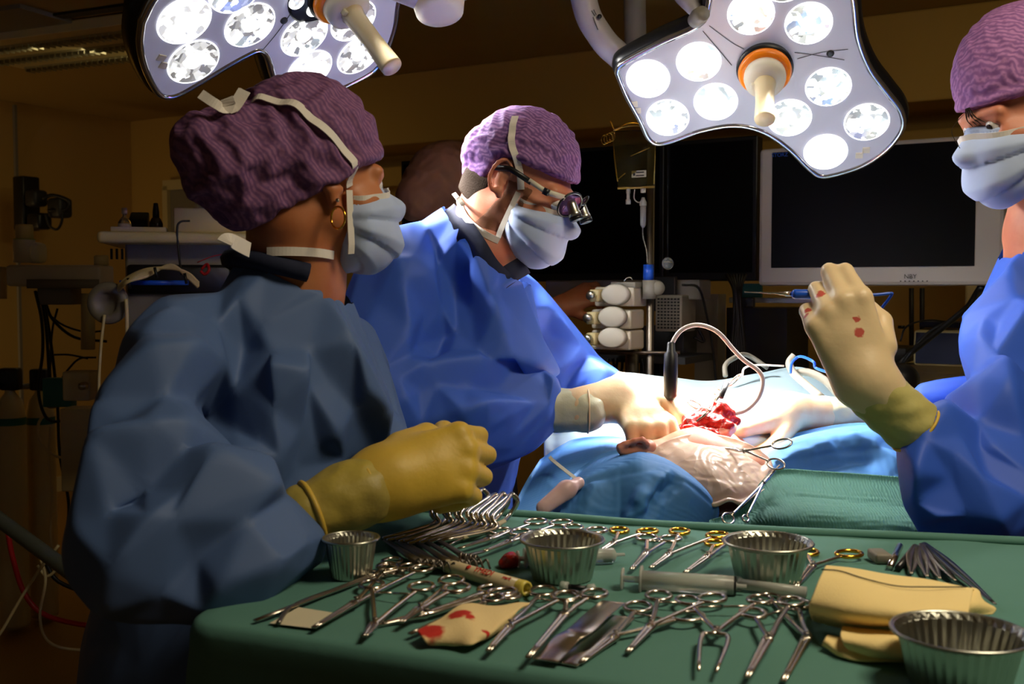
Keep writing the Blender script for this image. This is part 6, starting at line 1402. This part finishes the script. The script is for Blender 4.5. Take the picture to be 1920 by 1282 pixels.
rows = [[(1552, 1190, .010), (1600, 1200, .010), (1712, 1215, .008)], [(1546, 1200, .010), (1590, 1220, .008), (1712, 1232, .006)], [(1542, 1210, .004), (1600, 1236, .003), (1712, 1242, .003)]]
V, Q, _, _ = zsheet(rows, (24, 14)); V[:, 2] += .001*snoise(V, 140, 9); tag(obj('gauze_pad', V, Q, m_gauze, sub=1, solid=.002), 'bottom-most yellow gauze pad curling up at its left corner', 'gauze', 'yellow gauze pads')
# forceps bundle at right and small handles
lab5 = ['leftmost dark forceps of the bundle behind the gauze', 'dark forceps second from left in the bundle', 'dark forceps in the middle of the bundle', 'dark forceps second from right in the bundle', 'rightmost long dark forceps with its tip toward the table edge']
for i, (a, b) in enumerate((((1716, 1022), (1708, 1075)), ((1724, 1024), (1738, 1080)), ((1728, 1020), (1762, 1084)), ((1730, 1019), (1792, 1088)), ((1733, 1018), (1866, 1132)))):
    A, B = TP(*a, .016), TP(*b, .006); rt = empty('forceps', A, lab5[i], 'forceps', GR); s_ = nrm(np.cross(B-A, (0, 0, 1)))
    for k in (-1, 1): MB().tube(spline([A, A+(B-A)*.3+s_*k*.004, A+(B-A)*.65+s_*k*.0035, B+s_*k*.0006], 5), np.interp(np.linspace(0, 1, 16), [0, .4, 1], [.0035, .0045, .0012]), 8, up=(0, 0, 1), flat=.4).build('arm', m_steel_d if i < 4 else m_lampback, rt)
for (a, b, m_, lab) in (((1687, 1024), (1669, 1062), m_steel, 'short steel handle with thick shaft behind the gauze'), ((1716, 1026), (1684, 1064), m_lampback, 'short black handle between its steel neighbour and forceps')):
    tag(MB().tube([TP(*a, .007), TP(*b, .006)], [.0045, .004], 10).build('instrument_handle', m_), lab, 'instrument_handle', GR)  # small instrument handles, plain tapered shafts
tag(MB().box(TP(1649, 1042, .008), (.020, .034, .012)).build('grey_block', m_greyp, bevel=.003), 'small grey block behind the folded gauze', 'block')
# clamps at the drape edge and in the wound
def clamp3(name, label, r1, r2, pv, tips, Ys, rpx, m=m_steel, w=.0022):
    A, B, C_, D_ = P(*r1, Ys[0]), P(*r2, Ys[1]), P(*pv, Ys[2]), P(*tips, Ys[3]); rt = empty(name, C_, label, 'clamp'); nv = nrm(np.cross(B-A, C_-A))
    for k, (E, o_) in enumerate(((A, 1), (B, -1))):
        rr_ = PX(rpx[k], Ys[k]); d = nrm(C_-E); s_ = nrm(np.cross(nv, d)); a = np.arange(22)*2*np.pi/22
        mb = MB(); mb.tube(E+rr_*1.25*np.cos(a)[:, None]*d+rr_*.8*np.sin(a)[:, None]*s_, w*.8, 8, closed=True)
        mb.tube(spline([E+d*rr_*1.2, E+(C_-E)*.5, C_, C_+(D_-C_)*.5+nv*.001*o_, D_], 5), np.interp(np.linspace(0, 1, 21), [0, .45, .6, 1], [w*.8, w, w*1.5, w*.6]), 8, up=nv, flat=.7); mb.build('handle', m, rt)
    MB().lathe([(.003, -.003), (.003, .003)], C_, nv, 12).build('pivot_screw', m_steel_d, rt)
clamp3('towel_clamp', 'clamp standing at the blue drape\'s edge, rings upright', (1466, 832), (1455, 870), (1395, 845), (1350, 838), (1.78, 1.75, 1.80, 1.84), (15, 15))
clamp3('towel_clamp', 'long clamp hanging down over the green drape', (1365, 972), (1398, 972), (1432, 905), (1462, 872), (1.58, 1.60, 1.70, 1.78), (14, 8))
clamp3('haemostat', 'small clamp in the wound, its ring left of the tips', (1302, 758), (1345, 735), (1330, 770), (1284, 808), (1.93, 1.98, 1.93, 1.92), (11, 8), w=.0018)
clamp3('haemostat', 'small clamp with its ring highest above the wound', (1378, 712), (1365, 720), (1352, 738), (1322, 775), (1.98, 1.99, 1.97, 1.95), (14, 6), w=.0020)
tag(MB().tube([P(1352, 745, 1.95), P(1362, 718, 1.97)], [.0045, .0055], 10).build('dark_connector', m_dark), 'dark connector piece at the top clamp above the wound', 'connector')
